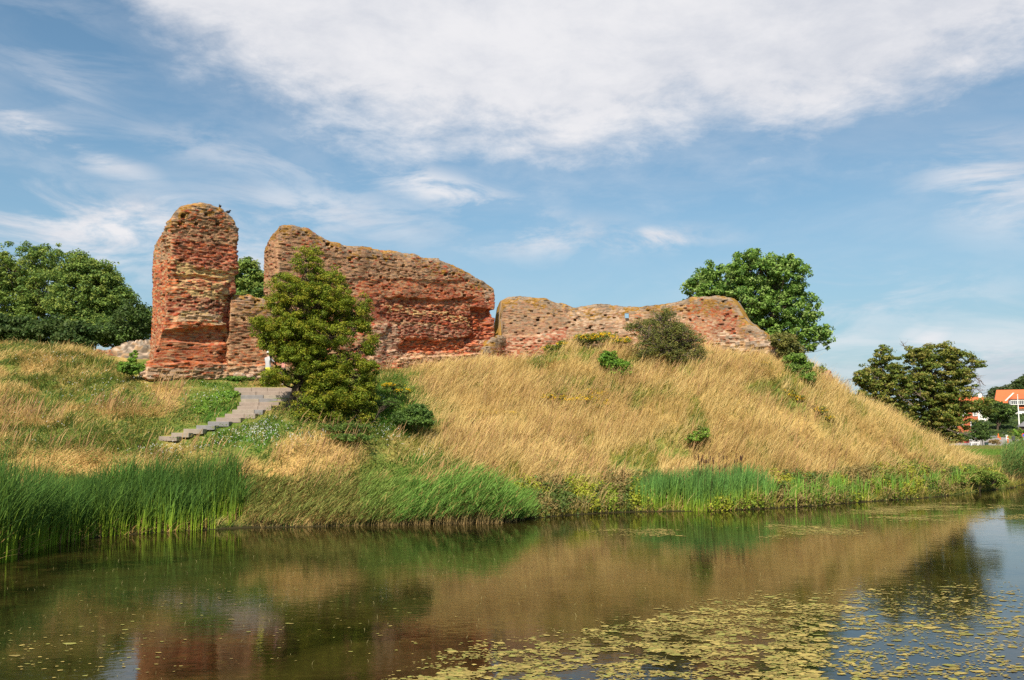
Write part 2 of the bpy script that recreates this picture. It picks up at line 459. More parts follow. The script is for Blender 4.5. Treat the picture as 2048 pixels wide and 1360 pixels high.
# ------------------------------------------------------------------ blades (grass, reeds)
def blades(root, length, lean_dir, lean, width, c0, c1, seg=3, face=None, curl=1.0):
    """ribbons: root (n,3), horizontal lean direction (n,2), lean 0..1; colours at base / tip (n,3)"""
    n = len(root)
    t = np.linspace(0, 1, seg + 1)[None, :, None]
    L = length[:, None, None]; ln = lean[:, None, None]
    up = np.array([0, 0, 1.0])[None, None]
    ld = np.concatenate([lean_dir, np.zeros((n, 1))], 1)[:, None, :]
    bend = ln * t ** (1 + curl)
    path = root[:, None, :] + L * (up * (t * np.sqrt(np.maximum(1 - ln ** 2 * 0.75, 0.05)) - up[..., 2:] * 0 - 0.25 * ln * t ** 2 * up) + ld * bend)
    if face is None:
        a = rng.uniform(-0.9, 0.9, n)
    else:
        a = face
    side = np.stack([np.cos(a), np.sin(a), np.zeros(n)], 1)[:, None, :]
    w = width[:, None, None] * (1 - 0.82 * t ** 1.5) * 0.5
    A = path - side * w; B = path + side * w
    V = np.stack([A, B], 2).reshape(n, -1, 3)          # n, (seg+1)*2, 3
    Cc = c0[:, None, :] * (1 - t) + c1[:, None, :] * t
    Cc = np.repeat(Cc, 2, axis=1)
    k = (seg + 1) * 2
    q = np.array([[2 * i, 2 * i + 1, 2 * i + 3, 2 * i + 2] for i in range(seg)])
    Q = (np.arange(n)[:, None, None] * k + q[None]).reshape(-1, 4)
    return V.reshape(-1, 3), Q, Cc.reshape(-1, 3)

def join_np(parts):
    V = []; Q = []; C = []; o = 0
    for v, q, c in parts:
        V.append(v); Q.append(q + o); C.append(c); o += len(v)
    return np.concatenate(V), np.concatenate(Q), np.concatenate(C)

def inpoly(px, py, poly):
    r = np.zeros(px.shape, bool); n = len(poly)
    for i in range(n):
        x0, y0 = poly[i]; x1, y1 = poly[(i + 1) % n]
        c = ((y0 > py) != (y1 > py)) & (px < (x1 - x0) * (py - y0) / (y1 - y0 + 1e-9) + x0)
        r ^= c
    return r
STAIR_POLY = [(462, 770), (590, 770), (590, 808), (560, 822), (528, 838), (505, 850), (460, 862), (420, 872), (370, 889), (305, 889), (330, 868), (385, 852), (440, 830), (470, 812)]

# footprints of the masonry, for keeping plants out of it
WDIR = np.array([0.73, 0.68]); WDIR /= np.linalg.norm(WDIR)
WN = np.array([WDIR[1], -WDIR[0]])          # towards the camera
W0 = np.array([-17.3, 44.0])
def wall_t(x, y):
    d = np.stack([x - W0[0], y - W0[1]], -1)
    return d @ WDIR, d @ WN

def grass():
    N = 640000
    # more blades where they are nearer: sample in the view fan
    y = rng.uniform(24, 64, N); fan = rng.uniform(-0.66, 0.66, N)
    x = fan * y
    keep = rng.uniform(0, 1, N) < y / 64 + 0.25
    x, y = x[keep], y[keep]
    z = HT(x, y)
    px, py = proj(x, y, z)
    t, d = wall_t(x, y)
    front = ~((t > -0.8) & (t < 23.2) & (d < 0.15)) & ~((px > 1000) & (px < 1560) & (y > 55.0)) & ~((px < 1000) & (y > 53 + 6 * sstep(800, 1000, px)))
    onst = np.zeros(len(px), bool)
    for (a0, a1, b0, b1) in STEPS: onst |= (px > b0 + 3) & (px < b1 - 5) & (py > a0 - 1) & (py < a1 + 1)
    k = (z > 0.02) & front & ~onst & (px > -60) & (px < 2120) & ~((z < 1.6) & (y > 61))
    k &= ~((t > 2) & (t < 20) & (d < 1.0) & (d > -1) & (rng.uniform(0, 1, len(x)) < 0.65))
    x, y, z, px, py = x[k], y[k], z[k], px[k], py[k]
    n = len(x)
    g = greenness(x, y, z)
    u = rng.uniform(0, 1, n)
    isg = u < g
    leftz = sstep(900, 780, px)
    clump = fbm(x * 0.9, y * 0.9, 51, 4); c2 = fbm(x * 3.1, y * 3.1, 61, 2)
    tallz = 1 - leftz
    L = np.where(isg, 0.28 + 0.25 * rng.uniform(0, 1, n), (0.45 + 0.50 * clump + 0.3 * c2 * rng.uniform(0, 1, n)) * (0.62 + 0.5 * tallz))
    L = L * (0.55 + 0.75 * rng.uniform(0, 1, n)) * (0.65 + 0.7 * fbm(x * 2.2, y * 2.2, 63, 3))
    L = np.where(rng.uniform(0, 1, n) < 0.02, L * 1.5, L)
    L *= 1 - 0.6 * ell(px, py, 380, 770, 130, 45) - 0.35 * ell(px, py, 450, 880, 160, 50)
    # stairs stay clear: short near their lower rim
    near = np.zeros(n, bool)
    for sh in (4, 9, 16):
        for (a0, a1, b0, b1) in STEPS: near |= (px > b0 - 2) & (px < b1 + 2) & (py - sh > a0) & (py - sh < a1)
    L = np.where(near, L * 0.4, L)
    # swept by the wind to the right, matted and crossing on the left
    ang = -0.1 + (fbm(x * 0.5, y * 0.5, 71, 3) - 0.5) * 2.0 + rng.normal(0, 0.5, n)
    ang += leftz * ((fbm(x * 0.9, y * 0.9, 77, 2) - 0.5) * 5 + rng.normal(0, 0.8, n))
    ld = np.stack([np.cos(ang), np.sin(ang)], 1)
    lean = np.clip(0.50 + (fbm(x * 0.9 + 9, y * 0.9, 81, 4) - 0.5) * 0.9 + rng.normal(0, 0.17, n) + 0.22 * leftz, 0.05, 0.97)
    flat = (fbm(x * 0.6 + 40, y * 0.9, 101, 4) > 0.585) & (rng.uniform(0, 1, n) < 0.85)
    a3 = (fbm(x * 0.7, y * 0.7, 103, 2) - 0.5) * 9 + rng.normal(0, 0.7, n)
    ld = np.where(flat[:, None], np.stack([np.cos(a3), np.sin(a3)], 1), ld); lean = np.where(flat, 0.93, lean); L = np.where(flat, L * 0.8, L)
    v = rng.uniform(0, 1, (n, 1)); w = fbm(x * 0.8, y * 0.8, 91, 3)[:, None]
    cs = STRAW * (1 - v) + STRAW3 * v
    w2 = fbm(x * 0.35 + y * 0.1, y * 1.3, 95, 4)[:, None]
    mixd = sstep(0.42, 0.60, 1 - w2) * 0.5 + 0.35 * (rng.uniform(0, 1, (n, 1)) < 0.3)
    cs = cs * (1 - mixd) + STRAW2 * mixd
    warm = leftz[:, None] * 0.22
    cs = cs * (1 - warm) + np.array([0.66, 0.38, 0.13]) * warm * (0.7 + 0.5 * v)
    cg = GREEN * (1 - v) + GREEN2 * v
    ol = (rng.uniform(0, 1, (n, 1)) < (0.30 + 0.35 * (tallz[:, None])))
    cg = np.where(ol, OLIVE * (0.8 + 0.5 * v), cg) * (0.75 + 0.6 * w)
    lush = (ell(px, py, 430, 800, 75, 50) + ell(px, py, 500, 880, 150, 45) + ell(px, py, 800, 820, 100, 60) + ell(px, py, 860, 940, 100, 30))[:, None]
    cg = np.where(rng.uniform(0, 1, (n, 1)) < lush, np.array([0.10, 0.22, 0.03]) * (0.6 + 0.7 * v), cg)
    c1 = np.where(isg[:, None], cg, cs)
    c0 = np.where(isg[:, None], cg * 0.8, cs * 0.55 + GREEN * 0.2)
    wd = np.where(isg, 0.028, 0.023) * (0.7 + 0.6 * rng.uniform(0, 1, n)) * (0.8 + 0.25 * (y / 40))
    root = np.stack([x, y, z - 0.03], 1)
    for nm, sel, lab in (('dry_grass', ~isg, 'tall straw coloured grass swept sideways by the wind over the mound'), ('green_grass', isg, 'short fresh green grass and herbs between the dry grass')):
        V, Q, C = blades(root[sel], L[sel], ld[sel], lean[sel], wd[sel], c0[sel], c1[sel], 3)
        o = link(nm, mesh_np(nm, V, Q, C, smooth=True), M_BLADE)
        tag(o, lab, 'grass', kind='stuff')
grass()

def seed_heads():
    N = 26000
    y = rng.uniform(34, 60, N); x = rng.uniform(-0.62, 0.62, N) * y; z = HT(x, y); px, py = proj(x, y, z); t, d = wall_t(x, y)
    k = (z > 0.8) & (d > 0.6) & (y < 55) & (fbm(x * 0.5, y * 0.5, 111, 3) > 0.47) & (greenness(x, y, z) < 0.6)
    for (a0, a1, b0, b1) in STEPS: k &= ~((px > b0 - 6) & (px < b1 + 6) & (py > a0 - 4) & (py < a1 + 30))
    x, y, z = x[k], y[k], z[k]; n = len(x)
    a = rng.normal(-0.1, 0.5, n); h = rng.uniform(0.6, 1.15, n)
    c = np.array([0.42, 0.26, 0.12]) * rng.uniform(0.6, 1.3, (n, 1))
    V, Q, C = blades(np.stack([x, y, z], 1), h, np.stack([np.cos(a), np.sin(a)], 1), rng.uniform(0.15, 0.5, n), np.full(n, 0.014), c, c, 3)
    V = V.reshape(n, 4, 2, 3); m = V.mean(2, keepdims=True); V[:, 2:3] = m[:, 2:3] + (V[:, 2:3] - m[:, 2:3]) * 4.5; V[:, 3:] = m[:, 3:] + (V[:, 3:] - m[:, 3:]) * 5
    tag(link('grass_seed_heads', mesh_np('grass_seed_heads', V.reshape(-1, 3), Q, C), M_BLADE), 'brownish seed heads standing above the dry grass', 'grass', kind='stuff')
    # low broad-leaved weeds in loose patches
    N = 5200
    y = rng.uniform(30, 56, N); x = rng.uniform(-0.62, 0.62, N) * y; z = HT(x, y); px, py = proj(x, y, z); t, d = wall_t(x, y)
    k = (z > 0.5) & (d > 0.5) & (y < 55) & (fbm(x * 0.45, y * 0.6, 121, 4) > 0.55)
    for (a0, a1, b0, b1) in STEPS: k &= ~((px > b0 - 4) & (px < b1 + 4) & (py > a0 - 4) & (py < a1 + 18))
    x, y, z = x[k], y[k], z[k]; r = 26
    P = np.repeat(np.stack([x, y, z], 1), r, 0); P += rng.normal(0, 1, P.shape) * np.array([0.16, 0.16, 0.0]); P[:, 2] += rng.uniform(0.15, 0.55, len(P))
    pal = np.array([(0.14, 0.20, 0.03), (0.22, 0.23, 0.04), (0.09, 0.15, 0.03), (0.28, 0.22, 0.06)])
    c = pal[rng.integers(0, 4, len(x))].repeat(r, 0) * rng.uniform(0.7, 1.3, (len(P), 1))
    nv = rng.normal(0, 0.5, P.shape) + np.array([0, -0.3, 0.8]); nv /= np.linalg.norm(nv, axis=1, keepdims=True)
    V, Q, C = leafset(P, nv, rng.uniform(0.02, 0.045, len(P)), c)
    tag(link('slope_weeds', mesh_np('slope_weeds', V, Q, C), M_LEAF), 'loose low green and brown weeds among the grass of the mound', 'weeds', kind='stuff')

# ------------------------------------------------------------------ masonry
P_RED = (0.30, 0.066, 0.034); P_DRED = (0.17, 0.038, 0.028); P_ORG = (0.42, 0.12, 0.042); P_PINK = (0.34, 0.18, 0.12); P_YEL = (0.58, 0.44, 0.20)
P_TAN = (0.40, 0.26, 0.15); P_OCH = (0.25, 0.14, 0.03); P_GREY = (0.24, 0.185, 0.14); P_DRK = (0.06, 0.042, 0.032); P_PALE = (0.50, 0.38, 0.29); P_BRN = (0.24, 0.12, 0.065)
MORT = np.array((0.45, 0.34, 0.25))

def masonry(name, label, cat, path, thick, top_px, zbase, zones, depth, holes, default, ds=0.042, dz=0.027, back_drop=None, round_r=0.5, corner=None, seed=1, rough=1.0, rubble=None, cap_mix=0.75, corner_r=3, gain=1.0):
    path = np.array(path, float)
    seglen = np.hypot(*np.diff(path, axis=0).T); cum = np.concatenate([[0], np.cumsum(seglen)]); L = cum[-1]
    def P(s):
        return np.stack([np.interp(s, cum, path[:, 0]), np.interp(s, cum, path[:, 1])], -1)
    e = 0.6
    def nrm(s):
        a = P(np.clip(s + e, 0, L)) - P(np.clip(s - e, 0, L)); a /= np.linalg.norm(a, axis=-1, keepdims=True)
        return np.stack([a[..., 1], -a[..., 0]], -1)
    tp = np.array(top_px, float)
    def topz(s):
        p = P(s); z = np.full(len(p), 10.0)
        for _ in range(4):
            px, _ = proj(p[:, 0], p[:, 1], z)
            py = np.interp(px, tp[:, 0], tp[:, 1])
            z = at(px, py, p[:, 1])[:, 2]
        return z + (fbm(s * 1.3, s * 0, seed + 5, 4) - 0.5) * 0.16 * rough + (hash2(np.floor(s / 0.27), 0, seed) - 0.5) * 0.08 * rough
    if back_drop is None: back_drop = lambda s: np.full(np.shape(s), 0.3)
    sf = np.arange(0, L + 1e-6, ds); 
    wf = np.arange(ds, thick - 1e-6, ds)
    sb = np.arange(L, -1e-6, -0.25)
    s = np.concatenate([sf, np.full(len(wf), L), sb, np.zeros(len(wf))])
    w = np.concatenate([np.zeros(len(sf)), wf, np.full(len(sb), thick), wf[::-1]])
    base = P(s) - nrm(s) * w[:, None]
    # soften corners
    bs = base.copy()
    for _ in range(corner_r):
        bs = (np.roll(bs, 1, 0) + bs * 2 + np.roll(bs, -1, 0)) / 4
    nb = 2
    tn = np.roll(bs, -nb, 0) - np.roll(bs, nb, 0)
    tn /= np.linalg.norm(tn, axis=1, keepdims=True) + 1e-9
    nn = np.stack([tn[:, 1], -tn[:, 0]], 1)
    for _ in range(3):
        nn = (np.roll(nn, 1, 0) + nn + np.roll(nn, -1, 0)) / 3
    nn /= np.linalg.norm(nn, axis=1, keepdims=True)
    arc = np.concatenate([[0], np.cumsum(np.hypot(*np.diff(bs, axis=0).T))])
    top = topz(s) - back_drop(s) * (w / thick) ** 1.2
    zmax = top.max()
    K = int((zmax - zbase) / dz) + 2
    zk = zbase + np.arange(K) * dz
    n = len(s)
    A = np.broadcast_to(arc[:, None], (n, K)); Z = np.minimum(zk[None, :], top[:, None])
    # eroded profile: the top rolls inward
    below = top[:, None] - Z
    X0 = bs[:, 0:1] + 0 * Z; Y0 = bs[:, 1:2] + 0 * Z
    px, py = proj(X0, Y0, Z)
    course = np.floor((Z - zbase) / (3 * dz) + 1e-4)
    A2 = A + (fbm(A * 0.3, Z * 0.3, seed + 44, 2) - 0.5) * 0.5
    off = np.where(course % 2 == 0, 0.0, 0.105) + hash2(course, 0, seed + 3) * 0.08
    brick = np.floor((A2 + off) / 0.21)
    ub = hash2(brick, course, seed + 11); ub2 = hash2(brick, course, seed + 12); ub3 = hash2(brick, course, seed + 13)
    D = np.zeros_like(Z)
    D += (fbm(A * 0.55, Z * 0.65, seed + 20, 4) - 0.5) * 0.30 * rough
    lay = np.floor(course / (2 + 2 * hash2(np.floor(course / 5), 3, seed)))
    D += (vnoise(A * 0.8, lay * 7.3, seed + 22) - 0.5) * 0.035 * rough         # ledges along the courses
    D += (vnoise(A * 2.3, course * 3.1, seed + 23) - 0.5) * 0.040 * rough
    D += (ub - 0.5) * 0.030 * rough
    D -= 0.12 * (ub2 > 0.965) * rough                                        # fallen bricks
    D -= 0.022 * (np.arange(K)[None, :] % 3 == 0)
    qx = px + (fbm(A * 0.9, Z * 1.1, seed + 80, 4) - 0.5) * 46 + (vnoise(A * 1.2, lay * 3.3, seed + 82) - 0.5) * 16; qy = py + (fbm(A * 0.8, Z * 0.9, seed + 81, 3) - 0.5) * 22
    for (x0, y0, x1, y1, dd, sf_) in depth:
        mk = sstep(x0 - sf_ * 1.6, x0 + sf_ * 1.6, qx) * sstep(x1 + sf_ * 1.6, x1 - sf_ * 1.6, qx) * sstep(y0 - sf_ * .4, y0 + sf_ * .4, qy) * sstep(y1 + sf_ * .4, y1 - sf_ * .4, qy)
        D += dd * mk * (0.75 + 0.5 * ub3)
    front = (w < 0.01)[:, None] | (s < 0.01)[:, None] | (s > L - 0.01)[:, None]
    for hx, hy, hs in holes:
        mk = (np.abs(px - hx) < hs) & (np.abs(py - hy) < hs * 0.9) & front
        D -= 0.45 * mk
    nrat = round_r * (np.exp(-below / (round_r * 0.55)))
    D = D - nrat
    D = D * (0.3 + 0.7 * sstep(0, 0.3, thick - 0 * Z))
    if corner is not None: dX, dY = corner(X0, Y0, Z, px, py, arc[:, None], s[:, None], w[:, None])
    else: dX = dY = 0
    X = X0 + nn[:, 0:1] * D + dX; Y = Y0 + nn[:, 1:2] * D + dY
    # colours --------------------------------------------------------
    def pick(pxv, pyv, a, z, u, u2, blw):
        C = np.zeros(a.shape + (3,))
        pal = np.array(default[0]); cw = np.cumsum(default[1]) / sum(default[1])
        C[:] = pal[np.clip(np.searchsorted(cw, u), 0, len(pal) - 1)]
        edge_n = (fbm(a * 0.7, z * 0.7, seed + 31, 4) - 0.5)
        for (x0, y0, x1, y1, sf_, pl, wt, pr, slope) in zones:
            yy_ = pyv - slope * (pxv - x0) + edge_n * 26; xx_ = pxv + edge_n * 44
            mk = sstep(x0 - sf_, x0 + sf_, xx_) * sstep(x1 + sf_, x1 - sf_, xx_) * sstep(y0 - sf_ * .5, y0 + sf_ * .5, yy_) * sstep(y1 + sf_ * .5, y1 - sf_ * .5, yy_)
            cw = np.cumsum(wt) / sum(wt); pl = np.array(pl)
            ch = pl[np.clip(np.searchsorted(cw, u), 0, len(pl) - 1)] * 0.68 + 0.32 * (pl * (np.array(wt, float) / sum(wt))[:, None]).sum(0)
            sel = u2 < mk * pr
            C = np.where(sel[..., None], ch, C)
        # lichen and dirt along the top
        li = sstep(1.15, 0.1, blw + (fbm(a * 1.1, z * 2, seed + 33, 3) - 0.5) * 1.6)
        lc = np.where((fbm(a * 2.1, z * 3.1, seed + 34, 3) > 0.5)[..., None], np.array(P_OCH), np.array(P_GREY) * 0.9)
        C = np.where((u2 < li * cap_mix)[..., None] | ((blw < 0.25) & (u < 0.8))[..., None], lc * (0.75 + 0.5 * u)[..., None], C)
        stain = sstep(0.50, 0.75, fbm(a * 0.9, z * 0.6, seed + 36, 4))
        C = C * (1 - 0.30 * stain[..., None])
        C = C * (0.80 + 0.42 * hash2(np.floor(a / 0.08), np.floor(z / 0.05), seed + 40))[..., None]
        return C
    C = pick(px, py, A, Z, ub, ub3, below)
    mrow = (np.arange(K)[None, :] % 3 == 0) & (hash2(brick, course, seed + 50) < 0.62)
    C = np.where(mrow[..., None], C * 0.55 + MORT * 0.40, C)
    fr = np.mod((A2 + off) / 0.21, 1.0)
    C = np.where(((fr < ds / 0.21) & (ub < 0.6))[..., None], C * 0.6 + MORT * 0.3, C)
    C = np.where((ub2 > 0.965)[..., None], C * 0.7, C)
    if rubble is not None:
        rk = rubble(px, py)
        ci = np.floor(A / 0.33 + 0.6 * vnoise(A * 2, Z * 2, seed + 61)); cj = np.floor(Z / 0.22 + 0.6 * vnoise(A * 2.2, Z * 2.2, seed + 62))
        rc = hash2(ci, cj, seed + 63)
        pl = np.array([P_PALE, P_GREY, P_TAN, P_PALE, P_PINK, (0.32, 0.26, 0.22)])
        rcol = pl[(rc * 5.99).astype(int)] * (0.8 + 0.4 * hash2(ci, cj, seed + 64))[..., None]
        C = np.where((rk > ub3)[..., None], rcol, C)
        X = X + nn[:, 0:1] * rk * (rc - 0.5) * 0.14; Y = Y + nn[:, 1:2] * rk * (rc - 0.5) * 0.14
    C = np.clip(C * np.array([1.08, 0.98, 0.90]) * gain, 0, 0.85)
    V = np.stack([X, Y, Z], -1)
    id_ = np.arange(n * K).reshape(n, K)
    nxt = np.roll(id_, -1, 0)
    q = np.stack([id_[:, :-1], nxt[:, :-1], nxt[:, 1:], id_[:, 1:]], -1)
    zt = np.maximum(Z[:, 1:] - Z[:, :-1], np.roll(Z, -1, 0)[:, 1:] - np.roll(Z, -1, 0)[:, :-1])
    Q = q[zt > 1e-5]
    # cap: across the wall top
    ncap = 9
    sc_ = sf[::2]; nfi = np.arange(0, len(sf), 2)
    topF = V[nfi, K - 1]                         # front rim
    bi = len(sf) + len(wf)
    sbv = V[bi:bi + len(sb), K - 1][::-1]; sbs = sb[::-1]
    topB = np.stack([np.interp(sc_, sbs, sbv[:, k]) for k in range(3)], -1)
    tt = np.linspace(0, 1, ncap)[None, :, None]
    cap = topF[:, None] * (1 - tt) + topB[:, None] * tt
    wi = np.linspace(0, 1, ncap) * (len(wf) - 1)
    for row, i0, rev in ((-1, len(sf), False), (0, bi + len(sb), True)):
        e_ = V[i0:i0 + len(wf), K - 1]; e_ = e_[::-1] if rev else e_
        cap[row] = np.stack([np.interp(wi, np.arange(len(wf)), e_[:, k]) for k in range(3)], -1)
    bump_ = np.sin(np.linspace(0, math.pi, ncap))[None] * np.minimum(1, np.minimum(np.arange(len(sc_)), np.arange(len(sc_))[::-1]) / 5.0)[:, None]
    cap[..., 2] += bump_ * (0.16 + 0.22 * (fbm(cap[..., 0] * 2, cap[..., 1] * 2, seed + 70, 3) - 0.4))
    cu = hash2(np.arange(len(sc_))[:, None] // 3, np.arange(ncap)[None] // 2, seed + 71)
    cc_ = np.where((cu < 0.55)[..., None], np.array(P_OCH), np.array(P_GREY)) * (0.7 + 0.5 * hash2(np.arange(len(sc_))[:, None], np.arange(ncap)[None], seed + 72))[..., None]
    cid = n * K + np.arange(cap.shape[0] * ncap).reshape(cap.shape[0], ncap)
    Qc = np.stack([cid[:-1, :-1], cid[1:, :-1], cid[1:, 1:], cid[:-1, 1:]], -1).reshape(-1, 4)
    me = mesh_np(name, np.concatenate([V.reshape(-1, 3), cap.reshape(-1, 3)]), np.concatenate([Q, Qc]), np.concatenate([C.reshape(-1, 3), cc_.reshape(-1, 3)]))
    o = link(name, me, M_BRICK)
    tag(o, label, cat)
    return o

def WP(t): return W0 + WDIR * t

def t_of_px(px, z=8.0):
    u = (px - CX) / F
    # W0x + t*dx = u*((W0y+t*dy)*CP + (z-EYE)*SP)
    return (u * (W0[1] * CP + (z - EYE) * SP) - W0[0]) / (WDIR[0] - u * WDIR[1] * CP)

# --- tower
def tower_corner(X, Y, Z, px, py, arc, s, w):
    t = np.clip((Z.max() - 5.0 - Z) / 3.9, 0, 1) ** 1.3
    dist = np.hypot(s, w)
    k = np.exp(-(dist / 1.3) ** 2) * t * 1.15
    return -0.62 * k, -0.35 * k
masonry('brick_tower', 'tall round-topped red brick tower stump with yellow brick bands beside the low wall', 'tower',
        [WP(t_of_px(341, 11)), WP(t_of_px(472, 11))], 2.5,
        [(280, 470), (340, 434), (352, 420), (365, 411), (380, 406), (400, 405), (420, 409), (440, 415), (455, 424), (466, 434), (472, 446), (490, 450)], 5.6,
        [  # x0 y0 x1 y1 soft palette weights prob slope
         (280, 400, 345, 520, 6, [P_TAN, P_GREY, P_PINK], [3, 3, 2], 0.8, 0.0),
         (345, 425, 480, 480, 6, [P_TAN, P_BRN, P_DRK, P_PINK], [5, 3, 1, 2], 0.8, 0.05),
         (345, 478, 480, 540, 7, [P_RED, P_DRED, P_ORG, P_PINK, P_BRN], [5, 4, 3, 2, 2], 0.92, 0.06),
         (349, 524, 470, 548, 4, [P_YEL, P_YEL, P_PINK, P_RED], [6, 4, 1, 2], 0.85, 0.12),
         (350, 552, 470, 578, 6, [P_TAN, P_RED, P_BRN, P_YEL], [3, 3, 2, 2], 0.9, 0.1),
         (366, 575, 462, 592, 4, [P_YEL, P_TAN, P_ORG], [8, 3, 2], 0.9, 0.12),
         (335, 590, 445, 622, 5, [P_DRED, P_PINK, P_RED, P_TAN], [4, 4, 3, 2], 0.9, 0.06),
         (355, 619, 443, 645, 4, [P_YEL, P_TAN, P_PALE], [3, 5, 4], 0.9, 0.05),
         (345, 645, 446, 664, 4, [P_ORG, P_TAN, P_RED], [6, 2, 2], 0.9, 0.02),
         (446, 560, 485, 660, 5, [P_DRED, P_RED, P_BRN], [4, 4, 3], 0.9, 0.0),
         (300, 664, 490, 738, 8, [P_ORG, P_RED, P_BRN, P_TAN, P_DRK], [6, 4, 2, 1.5, 1], 0.95, 0.0),
         (280, 690, 330, 750, 8, [P_TAN, P_PALE, P_ORG], [4, 2, 3], 0.8, 0.0),
         (300, 736, 500, 760, 4, [P_PALE, P_TAN, P_GREY], [4, 3, 2], 0.85, 0.0)],
        [(340, 400, 480, 553, 0.16, 4), (346, 560, 447, 658, 0.20, 4), (447, 590, 490, 760, -0.25, 6), (345, 662, 450, 684, -0.12, 6), (300, 725, 480, 760, 0.25, 6), (380, 520, 470, 540, 0.10, 5)],
        [(364, 434, 4.0), (392, 448, 3.5), (433, 449, 3.5), (358, 450, 3), (410, 430, 3), (360, 522, 3)],
        ([P_RED, P_ORG, P_TAN, P_BRN, P_DRK], [4, 3, 3, 2, .6]), back_drop=lambda s: 1.0 * np.exp(-s / 1.6) + 0.1, round_r=0.26, corner=tower_corner, seed=3)

# --- low wall linking the tower with the tall wall
masonry('low_brick_wall', 'low rough tan wall between the brick tower and the tall wall, behind the hawthorn', 'wall',
        [WP(t_of_px(474, 9) - 0.4), WP(t_of_px(590, 9))], 1.5,
        [(440, 588), (480, 589), (500, 592), (530, 597), (560, 605), (600, 612)], 5.6,
        [(460, 590, 640, 650, 8, [P_TAN, P_OCH, P_BRN, P_PINK, P_DRK], [6, 2, 3, 2, 1], 0.9, 0.0),
         (460, 650, 640, 735, 10, [P_ORG, P_TAN, P_BRN, P_DRK, P_PINK], [4, 5, 3, 1, 2], 0.9, 0.0),
         (460, 733, 640, 760, 4, [P_PALE, P_TAN, P_GREY], [4, 3, 2], 0.85, 0.0)],
        [(460, 730, 640, 760, 0.2, 6)], [(512, 604, 3), (490, 640, 3)], ([P_TAN, P_BRN], [1, 1]), round_r=0.25, seed=9, rough=1.25, cap_mix=0.4)

# --- tall wall
masonry('tall_brick_wall', 'long tall sloping-topped brick wall with dark recess behind the hawthorn tree', 'wall',
        [WP(t_of_px(554, 10)), WP(t_of_px(989, 9))], 1.75,
        [(515, 500), (524, 482), (530, 468), (542, 456), (560, 449), (590, 451), (618, 456), (640, 468), (670, 483), (700, 490), (730, 492), (760, 496), (800, 503), (830, 508), (860, 516), (880, 516), (905, 530), (940, 545), (970, 563), (990, 574), (997, 584), (1008, 590)], 5.6,
        [(524, 440, 620, 600, 10, [P_TAN, P_PINK, P_BRN, P_GREY], [5, 4, 2, 2], 0.9, 0.0),
         (620, 480, 860, 560, 12, [P_TAN, P_PINK, P_BRN, P_GREY, P_DRK], [6, 4, 3, 2, .6], 0.9, 0.12),
         (720, 553, 990, 606, 10, [P_PINK, P_RED, P_TAN, P_ORG, P_DRK], [4, 5, 3, 3, .6], 0.9, 0.05),
         (865, 520, 885, 560, 5, [P_PINK, P_RED], [5, 3], 0.8, 0.0),
         (850, 575, 940, 600, 8, [P_RED, P_PINK, P_ORG], [5, 3, 2], 0.8, 0.1),
         (740, 598, 975, 640, 7, [P_DRED, P_RED, P_BRN, P_DRK, P_ORG], [6, 4, 2, 1, 1], 0.95, 0.10),
         (780, 610, 945, 628, 4, [P_YEL, P_TAN, P_RED], [5, 3, 3], 0.6, 0.12),
         (860, 652, 940, 660, 3, [P_YEL, P_PALE], [5, 2], 0.8, 0.12),
         (740, 655, 960, 682, 6, [P_DRED, P_PINK, P_RED, P_GREY], [4, 4, 3, 2], 0.9, 0.0),
         (735, 650, 808, 725, 6, [P_PINK, P_PALE, P_GREY, P_DRED], [5, 3, 3, 2], 0.85, 0.0),
         (806, 680, 950, 712, 5, [P_ORG, P_RED, P_PALE, P_BRN], [6, 4, 1, 2], 0.92, 0.0),
         (940, 600, 1000, 700, 6, [P_DRED, P_RED, P_ORG, P_PINK], [5, 4, 2, 1], 0.9, 0.0),
         (940, 680, 985, 705, 6, [P_PALE, P_ORG, P_RED], [4, 3, 2], 0.7, 0.0),
         (972, 572, 984, 606, 3, [P_PALE, P_GREY], [4, 2], 0.8, 0.0),
         (800, 712, 1010, 745, 4, [P_TAN, P_PALE, P_PINK], [5, 3, 3], 0.85, 0.0)],
        [(770, 598, 950, 700, -0.22, 5), (943, 618, 984, 690, -0.45, 5), (806, 676, 955, 712, -0.32, 5), (796, 712, 1010, 750, 0.30, 4), (735, 650, 800, 740, 0.12, 5), (540, 440, 1000, 560, 0.06, 8)],
        [(655, 489, 4), (740, 552, 3), (763, 554, 3), (778, 560, 3), (806, 532, 3), (890, 550, 3), (934, 561, 3), (930, 591, 3), (852, 573, 2.6), (885, 582, 2.6), (976, 600, 3.2), (906, 548, 2.6), (779, 540, 2.6), (700, 520, 3)],
        ([P_PINK, P_TAN, P_RED, P_BRN], [3, 3, 3, 1]), back_drop=lambda s: 0.3 + 0.6 * np.exp(-s / 1.2), round_r=0.26, seed=17)

